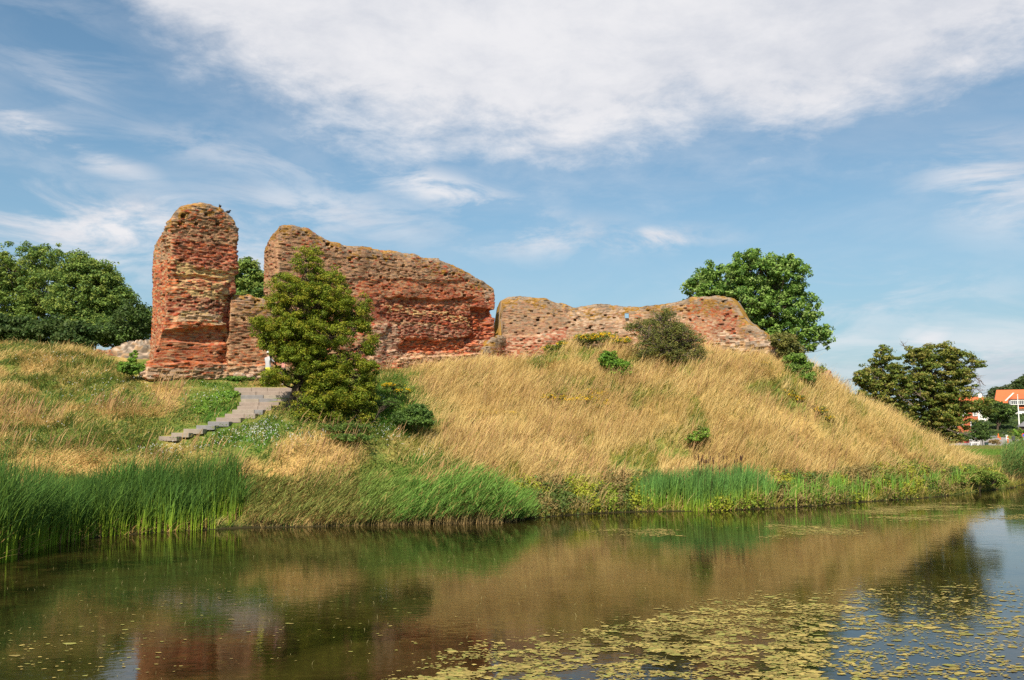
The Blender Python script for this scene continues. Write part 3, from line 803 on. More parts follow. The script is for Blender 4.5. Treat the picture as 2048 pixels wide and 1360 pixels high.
# --- far wall with the window hole
def rub2(px, py):
    return sstep(1425, 1460, px) * sstep(660, 690, py + (1500 - px) * 0.12) * 0.95
FW = [at(968, 700, 57.9)[:2], at(1000, 700, 59.0)[:2], at(1010, 700, 59.7)[:2], at(1140, 700, 59.2)[:2], at(1372, 700, 58.2)[:2], at(1470, 700, 56.0)[:2], at(1592, 700, 53.4)[:2]]
far_wall = masonry('far_brick_wall', 'long low grey and orange wall with a small window hole, right of the narrow gap', 'wall', FW, 1.5,
        [(960, 700), (975, 690), (990, 676), (1008.3, 670), (1009.3, 602), (1014, 595), (1015, 594), (1040, 592), (1070, 595), (1090, 597), (1110, 605), (1130, 607), (1145, 613), (1170, 611), (1190, 608), (1220, 608), (1240, 613), (1280, 612), (1330, 607), (1362, 602),
         (1378, 594), (1410, 593), (1440, 592), (1456, 596), (1468, 606), (1478, 622), (1488, 640), (1504, 652), (1520, 662), (1538, 674), (1554, 686), (1566, 700), (1576, 718), (1586, 732), (1600, 745)], 5.9,
        [(1000, 590, 1142, 668, 8, [P_GREY, P_PINK, P_TAN, P_DRK, P_BRN], [5, 4, 3, 1.6, 2], 0.95, 0.0),
         (1000, 655, 1142, 700, 8, [P_PINK, P_GREY, P_TAN], [5, 3, 2], 0.9, 0.0),
         (1000, 690, 1140, 750, 6, [P_PINK, P_RED, P_PALE], [4, 5, 2], 0.9, -0.28),
         (1140, 612, 1262, 655, 8, [P_PALE, P_PINK, P_PALE, P_TAN, P_GREY], [4, 3, 3, 2, 1], 0.9, 0.0),
         (1140, 600, 1180, 640, 6, [P_PINK, P_GREY], [3, 3], 0.6, 0.0),
         (1140, 650, 1300, 720, 8, [P_GREY, P_PINK, P_PALE, P_BRN], [3, 3, 3, 2], 0.9, 0.0),
         (1255, 603, 1375, 626, 5, [P_OCH, P_ORG, P_BRN], [6, 2, 2], 0.75, -0.05),
         (1262, 626, 1375, 720, 8, [P_PALE, P_PINK, P_TAN, P_ORG], [4, 3, 3, 1], 0.9, 0.0),
         (1372, 592, 1470, 634, 6, [P_BRN, P_OCH, P_ORG, P_RED, P_TAN], [3, 4, 3, 3, 2], 0.9, 0.0),
         (1375, 634, 1500, 690, 10, [P_PINK, P_TAN, P_RED, P_ORG, P_PALE], [4, 4, 2, 2, 2], 0.9, 0.0),
         (1440, 625, 1480, 690, 8, [P_RED, P_PINK, P_ORG], [5, 3, 2], 0.7, 0.0),
         (1480, 640, 1580, 760, 8, [P_BRN, P_OCH, P_PINK], [3, 2, 3], 0.7, 0.0)],
        [(1000, 590, 1030, 665, -0.12, 6), (1000, 668, 1130, 760, 0.15, 6)],
        [(1150, 640, 2.5), (1075, 640, 2.5), (1100, 655, 2.5), (1180, 655, 2.5), (1380, 640, 2.5), (1445, 603, 2.2), (1210, 630, 2.2)],
        ([P_PINK, P_TAN, P_GREY, P_BRN], [3, 3, 3, 1]), ds=0.052, dz=0.030, round_r=0.22, seed=29, rough=0.8, rubble=rub2, cap_mix=0.7, gain=np.array([0.88, 0.92, 0.93]))

def cut_hole(o, px0, py0, px1, py1, D):
    """a real opening through the wall, along its own thickness"""
    import bmesh
    p = at((px0 + px1) / 2, (py0 + py1) / 2, D); hw = (px1 - px0) / 2 / F * D; hh = (py1 - py0) / 2 / F * D
    me = o.data
    n = len(me.vertices); co = np.empty(n * 3, np.float32); me.vertices.foreach_get('co', co); co = co.reshape(-1, 3)
    r = p[0] / p[1]
    lx = p[0] + (co[:, 1] - p[1]) * r
    ins = (np.abs(co[:, 0] - lx) < hw) & (np.abs(co[:, 2] - p[2] - (co[:, 1] - p[1]) * (p[2] - EYE) / p[1]) < hh) & (co[:, 1] > D - 3) & (co[:, 1] < D + 3)
    bm = bmesh.new(); bm.from_mesh(me); bm.verts.ensure_lookup_table()
    bmesh.ops.delete(bm, geom=[bm.verts[i] for i in np.nonzero(ins)[0]], context='VERTS')
    lay = bm.verts.layers.float_color.get('tint')
    # lining of the opening
    for sx0, sz0, sx1, sz1 in ((-1, -1, 1, -1), (1, -1, 1, 1), (1, 1, -1, 1), (-1, 1, -1, -1)):
        vs = []
        for (a, b, k) in ((sx0, sz0, 0), (sx1, sz1, 0), (sx1, sz1, 1), (sx0, sz0, 1)):
            yy_ = D - 0.12 + k * 1.45
            v = bm.verts.new((p[0] + (yy_ - D) * r + a * (hw + 0.02), yy_, p[2] + (yy_ - D) * (p[2] - EYE) / D + b * (hh + 0.02)))
            v[lay] = (0.16, 0.10, 0.07, 1); vs.append(v)
        bm.faces.new(vs)
    bm.to_mesh(me); bm.free()
cut_hole(far_wall, 1251, 627, 1257, 636, 58.7)

# --- fallen lumps and rubble
def lump(name, label, cat, c, r, pal, seed, flat=0.0, rot=0.0, n=56, lumps=0.35, loc_up=0.0):
    th = np.linspace(0, 2 * math.pi, n, endpoint=False); ph = np.linspace(-0.35 * math.pi, 0.5 * math.pi, n // 2)
    T, Pp = np.meshgrid(th, ph, indexing='ij')
    R = 1 + lumps * (fbm(np.cos(T) * np.cos(Pp) * 3 + 50, np.sin(T) * np.cos(Pp) * 3 + Pp * 2 + 50, seed, 4) - 0.5) + 0.10 * (hash2(np.floor(T * 5), np.floor(Pp * 9), seed) - 0.5)
    R[-1] = R[0] * 0 + R[-1]
    x = np.cos(T) * np.cos(Pp) * r[0] * R; y = np.sin(T) * np.cos(Pp) * r[1] * R; z = np.sin(Pp) * r[2] * R
    cr, sr = math.cos(rot), math.sin(rot)
    X = c[0] + cr * x - sr * y; Y = c[1] + sr * x + cr * y; Z = c[2] + z
    pal = np.array(pal)
    ci = (hash2(np.floor(T * 6), np.floor(Pp * 10), seed + 1) * (len(pal) - 0.01)).astype(int)
    C = pal[ci] * (0.45 + 0.5 * hash2(np.floor(T * 9), np.floor(Pp * 14), seed + 2))[..., None]
    id_ = np.arange(T.size).reshape(T.shape); nx_ = np.roll(id_, -1, 0)
    Q = np.stack([id_[:, :-1], nx_[:, :-1], nx_[:, 1:], id_[:, 1:]], -1).reshape(-1, 4)
    o = link(name, mesh_np(name, np.stack([X, Y, Z], -1), Q, C, smooth=True), M_BRICK)
    return tag(o, label, cat)
p = at(208, 722, 49); lump('fallen_masonry', 'low rounded lump of fallen brickwork in the grass left of the rubble bank', 'masonry', (p[0], p[1], p[2] - 0.35), (1.05, 1.2, 0.95), [P_GREY, P_TAN, P_PINK, P_ORG], 5)
p = at(283, 735, 50); lump('rubble_bank', 'grey stone rubble bank leaning up against the left foot of the tower', 'rubble', (p[0], p[1], p[2] - 0.3), (2.1, 1.5, 1.75), [P_GREY, P_PALE, P_TAN, (0.3, 0.25, 0.2)], 6, rot=0.5, lumps=0.22, n=110)
p = at(1082, 728, 56.2); lump('rubble_heap', 'pale stone rubble heap at the foot of the far wall beside yellow flowers', 'rubble', (p[0], p[1], p[2] - 0.5), (1.5, 1.0, 0.95), [P_PALE, P_GREY, P_PINK, P_PALE], 8, rot=0.3, lumps=0.45, n=90)
p = at(1640, 748, 54); lump('rubble_stub', 'small reddish stub of wall on the mound edge right of the green bushes', 'masonry', (p[0], p[1], p[2] - 0.45), (0.75, 0.7, 0.75), [P_PINK, P_ORG, P_PALE], 12, lumps=0.6)
p = at(1362, 728, 54.2); lump('boulder', 'tan boulder lying under the sparse dark hawthorn on the mound', 'stone', (p[0], p[1], p[2] - 0.1), (0.42, 0.3, 0.26), [P_TAN, P_GREY], 14, lumps=0.4, n=24)
def curtain_foot():
    k = 0
    for px, py, D, r in ((292, 748, 44.0, .34), (318, 750, 44.3, .26), (345, 751, 44.9, .3), (372, 751, 45.2, .22), (398, 751, 45.6, .34), (425, 752, 46, .24), (448, 752, 46.3, .30), (478, 753, 46.6, .36), (500, 754, 46.8, .26), (522, 756, 47, .2)):
        p = at(px, py, D)
        where = ['at the left corner', 'second from the left', 'below the plaster patch', 'small, below the yellow bricks', 'broad, mid tower', 'small, right of mid tower', "near the tower's right edge", 'largest, below the low wall', 'below the low wall, by its weeds', 'smallest, next to the hawthorn leaves'][k]
        o = lump('footing_stone', 'pale footing stone at the base of the masonry, ' + where, 'stone', (p[0], p[1] - 0.1, p[2] + 0.02), (r, r * .8, r * .55), [P_PALE, P_TAN, P_GREY] if k % 2 else [P_PALE, P_PINK], 60 + k, lumps=0.5, n=18)
        o['group'] = 'footing stones along the tower'
        k += 1
curtain_foot()

# ------------------------------------------------------------------ stairs
M_STONE = [mat('pink granite', (0.27, 0.215, 0.18), 0.9, nscale=5, namp=0.4), mat('grey granite', (0.20, 0.19, 0.19), 0.9, nscale=5, namp=0.4), mat('buff granite', (0.28, 0.235, 0.19), 0.9, nscale=5, namp=0.4)]
def box_bm(bm, x0, x1, y0, y1, z0, z1, bev=0.0):
    import bmesh
    vs = [bm.verts.new(c) for c in ((x0, y0, z0), (x1, y0, z0), (x1, y1, z0), (x0, y1, z0), (x0, y0, z1), (x1, y0, z1), (x1, y1, z1), (x0, y1, z1))]
    fs = [bm.faces.new([vs[i] for i in f]) for f in ((0, 3, 2, 1), (4, 5, 6, 7), (0, 1, 5, 4), (1, 2, 6, 5), (2, 3, 7, 6), (3, 0, 4, 7))]
    if bev:
        es = {e for f in fs for e in f.edges}
        bmesh.ops.bevel(bm, geom=list(es), offset=bev, segments=1, affect='EDGES')
    return fs
def stairs():
    import bmesh
    p0 = at(440, 830, 40)
    root = empty('stone_stairs', p0, 'curving flight of pink and grey granite steps climbing to the tower foot', 'stairs')
    r = random.Random(4)
    for k, (y0, y1, x0, x1) in enumerate(STEPS):
        D = STD[k]
        a = at(x0, y1, D); b = at(x1, y0, D)
        stp = None
        x = a[0]; j = 0
        bms = [bmesh.new(), bmesh.new(), bmesh.new()]
        while x < b[0] - 0.15:
            ln = min(r.uniform(0.75, 1.15), b[0] - x)
            if b[0] - x - ln < 0.35: ln = b[0] - x
            m = r.choice([0, 0, 1, 2, 2, 1 if k < 5 else 0])
            dy = r.uniform(-0.015, 0.015); dzz = r.uniform(-0.008, 0.008)
            box_bm(bms[m], x + 0.006, x + ln - 0.006, D + dy, D + 0.62, a[2] - 0.06 + dzz, b[2] - 0.008 + dzz, 0.012)
            x += ln; j += 1
        first = True
        me = bpy.data.meshes.new('step')
        bb = bmesh.new()
        for m in range(3):
            tmp = bpy.data.meshes.new('t'); bms[m].to_mesh(tmp); n0 = len(bb.faces)
            bb.from_mesh(tmp); bb.faces.ensure_lookup_table()
            for f in bb.faces[n0:]: f.material_index = m
            bms[m].free(); bpy.data.meshes.remove(tmp)
        bb.to_mesh(me); bb.free()
        for m in M_STONE: me.materials.append(m)
        link('step', me, None, root)
stairs()

# ------------------------------------------------------------------ leaves and trees
def leafset(C, Nn, size, col, asp=0.62):
    n = len(C)
    r = rng.normal(0, 1, (n, 3))
    a = np.cross(Nn, r); a /= np.linalg.norm(a, axis=1, keepdims=True) + 1e-9
    b = np.cross(Nn, a)
    s = size[:, None]
    V = np.stack([C - a * s, C - b * s * asp + Nn * s * 0.12, C + a * s, C + b * s * asp + Nn * s * 0.12], 1).reshape(-1, 3)
    Q = np.arange(4 * n).reshape(n, 4)
    return V, Q, np.repeat(col, 4, axis=0)

def tube(pts, rad, k=6):
    pts = np.array(pts, float); rad = np.array(rad, float)
    d = np.gradient(pts, axis=0); d /= np.linalg.norm(d, axis=1, keepdims=True) + 1e-9
    ref = np.array([0.3, 0.9, 0.1]); a = np.cross(d, ref); a /= np.linalg.norm(a, axis=1, keepdims=True) + 1e-9
    b = np.cross(d, a)
    th = np.linspace(0, 2 * math.pi, k, endpoint=False)
    V = pts[:, None] + rad[:, None, None] * (a[:, None] * np.cos(th)[None, :, None] + b[:, None] * np.sin(th)[None, :, None])
    n = len(pts); id_ = np.arange(n * k).reshape(n, k); nx_ = np.roll(id_, -1, 1)
    Q = np.stack([id_[:-1], nx_[:-1], nx_[1:], id_[1:]], -1).reshape(-1, 4)
    return V.reshape(-1, 3), Q, np.zeros((n * k, 3))

def bend(p, q, n=7, wob=0.08, sag=0.0, r=None):
    r = r or rng
    t = np.linspace(0, 1, n)[:, None]
    L = np.linalg.norm(q - p)
    m = p * (1 - t) + q * t
    w = np.cumsum(r.normal(0, 1, (n, 3)), 0); w = w - w[0] - (w[-1] - w[0]) * t
    m = m + w * wob * L / math.sqrt(n)
    m[:, 2] += sag * L * np.sin(t[:, 0] * math.pi)
    return m

def plant(name, label, cat, base, lobes, cols, clumps=200, per=60, cr=0.4, leaf=0.09, flat=0.6, trunk=0.2, lean=(0, 0), shell=0.5, twigs=0.5, group=None, bark=None, wind=None, asp=0.62, up=0.5, density_drop=0.25, nsc=1.3, twig_r=0.012, stem_to=None, blackgap=0.0, bare=None):
    """lobes: (px, py, rx, ry, D, depth_radius_m)."""
    root = empty(name, base, label, cat, group)
    seed = int(abs(base[0] * 97 + base[1] * 31)) % 9999
    Ls = []
    for (px, py, rx, ry, D, rd) in lobes:
        c = at(px, py, D); Ls.append((c, np.array([rx * D / F, rd, ry * D / F])))
    vol = np.array([np.prod(r) ** 0.75 for c, r in Ls]); share = vol / vol.sum()
    CC = []; LI = []
    for i, (c, r) in enumerate(Ls):
        n = max(4, int(clumps * share[i] * 1.4))
        d = rng.normal(0, 1, (n, 3)); d /= np.linalg.norm(d, axis=1, keepdims=True)
        rad = shell + (1 - shell) * rng.uniform(0, 1, n) ** 0.6
        # uneven outline and openings
        a = np.arctan2(d[:, 0], d[:, 1]); e = d[:, 2]
        nz = fbm(a * nsc + i * 7.1, e * nsc * 1.6 + i * 3.3, seed + i, 3)
        rad = rad * (0.60 + 0.80 * nz)
        k = (fbm(a * nsc * 1.7 + 31 + i, e * nsc * 2.5, seed + 50 + i, 2) > density_drop)
        P = c + d[k] * rad[k, None] * r
        CC.append(P); LI.append(np.full(len(P), i))
    CC = np.concatenate(CC); LI = np.concatenate(LI)
    gz = HT(CC[:, 0], CC[:, 1]) + 0.1
    CC[:, 2] = np.maximum(CC[:, 2], gz)
    nc = len(CC)
    # leaves
    k = rng.integers(int(per * 0.5), int(per * 1.5), nc)
    ci = np.repeat(np.arange(nc), k); n = len(ci)
    cs = cr * (0.6 + 0.8 * rng.uniform(0, 1, nc))
    o = rng.normal(0, 1, (n, 3)); o /= np.linalg.norm(o, axis=1, keepdims=True)
    rr = rng.uniform(0.25, 1.0, n) ** 0.7
    o = o * rr[:, None] * cs[ci][:, None]; o[:, 2] *= flat
    if wind is not None:
        o[:, 0] += np.abs(o[:, 0]) * wind[0] + rr * wind[1] * cs[ci]
    P = CC[ci] + o
    P[:, 2] = np.maximum(P[:, 2], HT(P[:, 0], P[:, 1]) + 0.03)
    nv = o / (np.linalg.norm(o, axis=1, keepdims=True) + 1e-9) * 0.6 + np.array([0, 0, up]) + rng.normal(0, 0.45, (n, 3))
    nv /= np.linalg.norm(nv, axis=1, keepdims=True)
    cols = np.array(cols) * np.array([1.32, 1.28, 1.2])
    cu = rng.uniform(0, 1, nc); pc = cols[(cu * (len(cols) - 0.01)).astype(int)]
    cf = pc[ci] * (0.72 + 0.56 * rng.uniform(0, 1, (n, 1)))
    oth = cols[rng.integers(0, len(cols), n)]; sw = rng.uniform(0, 1, (n, 1)) < 0.3
    cf = np.where(sw, oth, cf)
    sz = leaf * (0.6 + 0.8 * rng.uniform(0, 1, n))
    V, Q, C = leafset(P, nv, sz, cf, asp)
    link('crown' if trunk > 0.03 else 'foliage', mesh_np('crown', V, Q, C), M_LEAF, root)
    # wood
    parts = []
    b = np.array(base, float)
    cen = sum(c * s for (c, r), s in zip(Ls, share))
    fork = b + (cen - b) * 0.42 if stem_to is None else np.array(stem_to, float)
    tr = bend(b - np.array([0, 0, 0.25]), fork, 8, 0.05)
    rads = np.linspace(trunk * 1.15, trunk * 0.7, 8); rads[0] *= 1.35; rads[1] *= 1.1
    parts.append(tube(tr, rads, 9))
    for i, (c, r) in enumerate(Ls):
        j = rng.integers(4, 8); s0 = tr[j]
        lp = bend(s0, c + np.array([0, 0, -0.1 * r[2]]), 9, 0.12, 0.06)
        parts.append(tube(lp, np.linspace(trunk * 0.40 * (0.4 + share[i] ** 0.4), twig_r * 2.2, 9), 6))
        mine = np.nonzero(LI == i)[0]
        if len(mine) == 0: continue
        mine = rng.choice(mine, max(1, int(len(mine) * twigs)), replace=False)
        for q in mine:
            h = rng.integers(3, 9)
            tw = bend(lp[h], CC[q], 5, 0.12, 0.03)
            parts.append(tube(tw, np.linspace(twig_r * 2.0, twig_r * 0.6, 5), 4))
    V, Q, C = join_np(parts)
    link('trunk' if trunk > 0.03 else 'stems', mesh_np('trunk', V, Q, smooth=True), bark or M_BARK, root)
    if bare:
        for (p0, p1, D, w) in bare:
            parts = []
            a = at(*p0, D); c = at(*p1, D + 0.4)
            m = bend(a, c, 9, 0.10, 0.05)
            parts.append(tube(m, np.linspace(w, w * 0.3, 9), 5))
            for _ in range(9):
                h = rng.integers(2, 9); L = np.linalg.norm(c - a) * rng.uniform(0.15, 0.4)
                dd = (c - a) / np.linalg.norm(c - a) + rng.normal(0, 0.55, 3); e2 = m[h] + dd * L / np.linalg.norm(dd)
                t2 = bend(m[h], e2, 6, 0.14)
                parts.append(tube(t2, np.linspace(w * 0.4, w * 0.15, 6), 4))
                for _ in range(3):
                    d2 = dd + rng.normal(0, 0.7, 3); e3 = t2[rng.integers(2, 6)]
                    parts.append(tube(bend(e3, e3 + d2 * L * 0.3, 4, 0.1), np.linspace(w * 0.2, w * 0.1, 4), 3))
            V, Q, C = join_np(parts)
            link('bare_branch', mesh_np('bare_branch', V, Q, smooth=True), M_TWIG, root)
    return root

G_HAW = [(0.135, 0.18, 0.014), (0.175, 0.21, 0.016), (0.09, 0.135, 0.012), (0.22, 0.215, 0.02)]
G_SYC = [(0.11, 0.20, 0.035), (0.15, 0.25, 0.05), (0.21, 0.30, 0.085), (0.07, 0.145, 0.03)]
G_ASH = [(0.11, 0.18, 0.04), (0.15, 0.22, 0.045), (0.075, 0.135, 0.035), (0.19, 0.24, 0.05)]
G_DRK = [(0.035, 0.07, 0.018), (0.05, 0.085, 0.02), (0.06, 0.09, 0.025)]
G_WND = [(0.12, 0.16, 0.028), (0.17, 0.185, 0.035), (0.08, 0.12, 0.022), (0.22, 0.20, 0.05)]
G_OLV = [(0.12, 0.135, 0.03), (0.09, 0.11, 0.03), (0.16, 0.16, 0.04)]
G_BSH = [(0.13, 0.24, 0.03), (0.18, 0.29, 0.04), (0.085, 0.18, 0.025)]

b = at(583, 808, 40.6)
plant('hawthorn_tree', 'bushy yellow-green hawthorn tree growing beside the stone stairs', 'tree', b,
      [(620, 705, 60, 42, 40.3, 1.4), (640, 745, 60, 30, 40.2, 1.3), (735, 765, 22, 26, 40.9, .8), (722, 808, 34, 24, 40.8, 1.1), (675, 800, 60, 28, 40.4, 1.5), (738, 690, 18, 24, 40.9, .7), (525, 660, 24, 24, 39.9, .7), (548, 688, 28, 16, 39.9, .8), (622, 790, 26, 22, 39.8, .8), (645, 835, 50, 14, 39.8, 1.0), (590, 640, 50, 36, 40.2, 1.2), (618, 520, 36, 30, 40.6, 0.9), (655, 560, 42, 26, 40.8, 0.9), (590, 575, 55, 32, 40.4, 1.1), (555, 605, 34, 22, 40.2, 0.8), (650, 600, 70, 38, 40.7, 1.6), (705, 620, 38, 34, 40.9, 1.0), (560, 655, 50, 34, 40.0, 1.2),
       (640, 665, 80, 42, 40.5, 1.8), (725, 655, 22, 18, 40.9, .7), (585, 705, 45, 24, 40.0, 1.2), (690, 730, 58, 26, 40.8, 1.5), (735, 735, 22, 14, 40.9, .6), (560, 752, 32, 16, 39.8, 0.9), (540, 758, 26, 13, 39.7, .6), (548, 742, 13, 8, 39.7, .4), (650, 760, 50, 26, 40.4, 1.4),
       (700, 790, 52, 30, 40.8, 1.3), (640, 805, 45, 20, 40.0, 1.2), (610, 825, 34, 12, 39.7, .8), (665, 828, 26, 12, 40.0, .7), (715, 835, 34, 22, 40.6, 1.0), (735, 700, 16, 12, 40.9, .5), (520, 645, 14, 10, 39.9, .4)],
      G_HAW, clumps=1700, per=100, cr=0.23, leaf=0.036, flat=0.62, trunk=0.22, shell=0.25, twigs=0.5, stem_to=at(600, 745, 40.6), density_drop=0.26)

b = at(1515, 735, 70)
plant('sycamore_tree', 'large round dark green broadleaf tree standing behind the far wall', 'tree', (b[0], b[1], HT(b[0], b[1]) + 0),
      [(1450, 560, 60, 45, 70, 2.2), (1510, 545, 65, 42, 70, 2.6), (1565, 560, 50, 46, 70, 2.4), (1415, 580, 46, 34, 70, 1.8), (1390, 575, 26, 20, 70, 1), (1480, 610, 80, 40, 70, 3), (1560, 615, 60, 44, 70, 2.6), (1605, 620, 38, 32, 70, 1.6), (1590, 660, 52, 26, 70, 2), (1640, 668, 26, 20, 69.6, 1), (1605, 690, 28, 12, 69.5, 1), (1520, 660, 70, 30, 70, 2.4), (1656, 690, 10, 8, 69.5, .5), (1500, 520, 40, 18, 70, 1.5), (1560, 525, 34, 18, 70, 1.5)],
      G_SYC, clumps=1300, per=44, cr=0.34, leaf=0.09, flat=0.7, trunk=0.35, shell=0.45, twigs=0.3, asp=0.85, density_drop=0.36)

LT = [((60, 720, 76), [(30, 540, 70, 50, 76, 2.8), (90, 525, 50, 36, 76, 2.2), (10, 600, 90, 50, 76, 3), (100, 590, 60, 50, 75, 2.5), (-50, 560, 70, 70, 76, 3), (60, 640, 80, 40, 75, 2.6)], G_ASH, 'tall light green ash tree at the left edge behind the grassy bank'),
      ((170, 720, 74), [(165, 540, 36, 34, 74, 1.7), (200, 560, 42, 36, 74, 2), (150, 600, 52, 50, 73.5, 2.4), (215, 605, 44, 34, 74, 2), (180, 655, 70, 30, 73, 2.4), (235, 590, 26, 24, 74, 1.1)], G_ASH, 'green feathery ash tree between the left edge tree and the tower'),
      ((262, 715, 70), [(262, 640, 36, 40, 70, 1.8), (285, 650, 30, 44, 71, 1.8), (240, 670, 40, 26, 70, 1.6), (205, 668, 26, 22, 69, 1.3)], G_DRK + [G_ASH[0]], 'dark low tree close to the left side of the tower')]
for (bp, lb, cl, lab) in LT:
    b = at(*bp); b[2] = HT(b[0], b[1])
    plant('ash_tree' if cl is G_ASH else 'broadleaf_tree', lab, 'tree', b, lb, cl, clumps=900 if cl is G_ASH else 260, per=60, cr=0.46, leaf=0.09, flat=0.62, trunk=0.35, shell=0.45, twigs=0.3, group='trees behind the grassy bank on the left', density_drop=0.3, twig_r=0.02)
b = at(90, 718, 68); b[2] = HT(b[0], b[1])
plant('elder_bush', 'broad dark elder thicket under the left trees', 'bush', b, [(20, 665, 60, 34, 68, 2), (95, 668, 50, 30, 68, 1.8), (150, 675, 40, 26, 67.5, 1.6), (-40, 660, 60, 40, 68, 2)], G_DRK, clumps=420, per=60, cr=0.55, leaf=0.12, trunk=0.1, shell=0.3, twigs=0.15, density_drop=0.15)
b = at(500, 720, 74); b[2] = HT(b[0], b[1])
plant('beech_tree', 'green tree crown seen in the gap between tower and tall wall', 'tree', b, [(492, 555, 34, 36, 74, 1.8), (520, 585, 30, 32, 74, 1.6), (490, 620, 50, 40, 74, 2), (530, 560, 12, 10, 74, .6)], G_ASH + [(0.12, 0.17, 0.03)], clumps=300, per=60, cr=0.5, leaf=0.12, trunk=0.3, shell=0.4, twigs=0.2, density_drop=0.2)

# wind-shaped hawthorns on the right
b = at(1770, 870, 60); b[2] = HT(b[0], b[1])
plant('windswept_hawthorn', 'pointed dark hawthorn with bare grey limbs, left of the flat-topped one on the right slope', 'tree', b,
      [(1763, 705, 18, 16, 60, .7), (1768, 735, 34, 26, 60, 1.2), (1740, 760, 32, 24, 60, 1.1), (1780, 775, 46, 34, 60, 1.6), (1722, 762, 18, 28, 59.5, .8), (1745, 800, 36, 28, 60, 1.3), (1790, 825, 40, 26, 60, 1.4)],
      G_WND, clumps=330, per=64, cr=0.34, leaf=0.07, flat=0.38, trunk=0.2, shell=0.35, twigs=0.35, wind=(0.2, 0.2), group='wind-shaped hawthorns on the right slope', density_drop=0.25, stem_to=at(1775, 800, 60),
      bare=[((1750, 745), (1700, 762), 59.5, .03), ((1825, 810), (1755, 755), 58.8, .045)])
b = at(1850, 882, 61); b[2] = HT(b[0], b[1])
plant('windswept_hawthorn', 'wide flat-topped hawthorn with dead twigs on its right side, on the right slope', 'tree', b,
      [(1870, 705, 46, 20, 61, 1.5), (1835, 712, 30, 22, 61, 1.1), (1915, 715, 34, 17, 61, 1.1), (1945, 725, 22, 10, 61, .7), (1870, 745, 60, 34, 61, 2), (1920, 750, 30, 26, 61, 1.3), (1850, 790, 60, 34, 61, 2), (1900, 790, 45, 24, 61, 1.6), (1855, 835, 56, 28, 61, 1.9),
       (1890, 845, 44, 26, 61, 1.6), (1930, 810, 50, 18, 61, 1.6), (1960, 820, 32, 12, 61, 1), (1830, 765, 40, 24, 60.6, 1.3), (1845, 868, 32, 14, 61, 1.2), (1900, 872, 36, 14, 60.5, 1)],
      G_WND, clumps=720, per=66, cr=0.36, leaf=0.07, flat=0.36, trunk=0.26, shell=0.35, twigs=0.3, wind=(0.2, 0.25), group='wind-shaped hawthorns on the right slope', density_drop=0.25, stem_to=at(1865, 810, 61),
      bare=[((1925, 745), (1972, 772), 60.5, .05), ((1928, 775), (1965, 788), 60.5, .04), ((1832, 722), (1806, 690), 60.5, .03), ((1880, 855), (1935, 868), 59.5, .04), ((1850, 800), (1812, 775), 59.4, .045)])

# shrubs on the mound and banks
b = at(1348, 745, 52.6); b[2] = HT(b[0], b[1])
plant('sparse_hawthorn', 'sparse dark spreading hawthorn bush with visible limbs in front of the far wall', 'bush', b,
      [(1325, 635, 26, 20, 52.6, .8), (1345, 660, 46, 26, 52.6, 1.2), (1300, 665, 36, 26, 52.4, 1), (1375, 680, 34, 22, 52.8, 1), (1270, 650, 20, 12, 52.4, .6), (1330, 695, 50, 22, 52.4, 1.3), (1395, 705, 26, 14, 52.6, .7), (1290, 705, 26, 14, 52.2, .7), (1350, 715, 40, 14, 52.4, .9), (1410, 720, 12, 6, 52.6, .4)],
      G_OLV, clumps=520, per=46, cr=0.27, leaf=0.038, flat=0.6, trunk=0.10, shell=0.25, twigs=1.0, twig_r=0.014, density_drop=0.3, stem_to=at(1340, 720, 52.6), bark=M_TWIG)
def small(name, label, px, py, D, lobes, cols, clumps, per, cr, leaf, **kw):
    b = at(px, py, D); b[2] = HT(b[0], b[1])
    return plant(name, label, kw.pop('cat', 'bush'), b, lobes, cols, clumps=clumps, per=per, cr=cr, leaf=leaf, trunk=0.02, shell=0.2, twigs=0.4, twig_r=0.008, density_drop=0.1, **kw)
small('green_shrub', 'bright green leafy shrub on the mound left of the sparse hawthorn', 1232, 760, 51, [(1220, 722, 24, 17, 51, .6), (1235, 738, 28, 18, 51, .7), (1248, 748, 18, 10, 50.8, .5), (1212, 712, 12, 10, 51, .4)], G_BSH, 120, 50, 0.2, 0.055)
small('olive_bush', 'olive brown topped bush at the right end of the far wall', 1572, 712, 53.6, [(1565, 682, 24, 17, 53.6, .8), (1580, 700, 26, 18, 53.4, .8), (1592, 712, 20, 16, 53.4, .7)], G_OLV + [(0.17, 0.155, 0.05)], 150, 55, 0.24, 0.055)
small('green_bush', 'dense mid green bush on the mound edge below the olive bush', 1600, 757, 52.0, [(1592, 725, 24, 18, 52.2, .8), (1606, 740, 22, 18, 52, .8), (1612, 754, 18, 10, 51.8, .6), (1585, 740, 12, 14, 52.2, .6)], G_BSH[:1] + G_ASH[:2], 150, 55, 0.24, 0.055)
small('sapling', 'small leafy sapling standing alone on the skyline of the mound', 1640, 752, 53, [(1642, 738, 7, 12, 53, .2), (1636, 745, 8, 8, 53, .25)], G_ASH, 16, 24, 0.16, 0.06)
small('tower_bush', 'small green bush at the left foot of the tower', 265, 748, 43.8, [(262, 733, 22, 13, 43.8, .5), (252, 738, 14, 8, 43.6, .4), (268, 715, 6, 16, 44, .2), (283, 738, 10, 8, 43.9, .3)], G_BSH + G_ASH[:1], 90, 46, 0.15, 0.045)
small('dark_shrub', 'dark green shrub in the dry grass right of the big hawthorn', 838, 862, 41.2, [(832, 822, 18, 15, 41.2, .6), (848, 832, 18, 12, 41.1, .5), (818, 840, 30, 9, 41, .7), (852, 845, 20, 8, 41, .5), (800, 832, 16, 8, 41.2, .5)], [(0.06, 0.12, 0.025), (0.09, 0.155, 0.03), (0.05, 0.095, 0.02)], 160, 55, 0.2, 0.045)
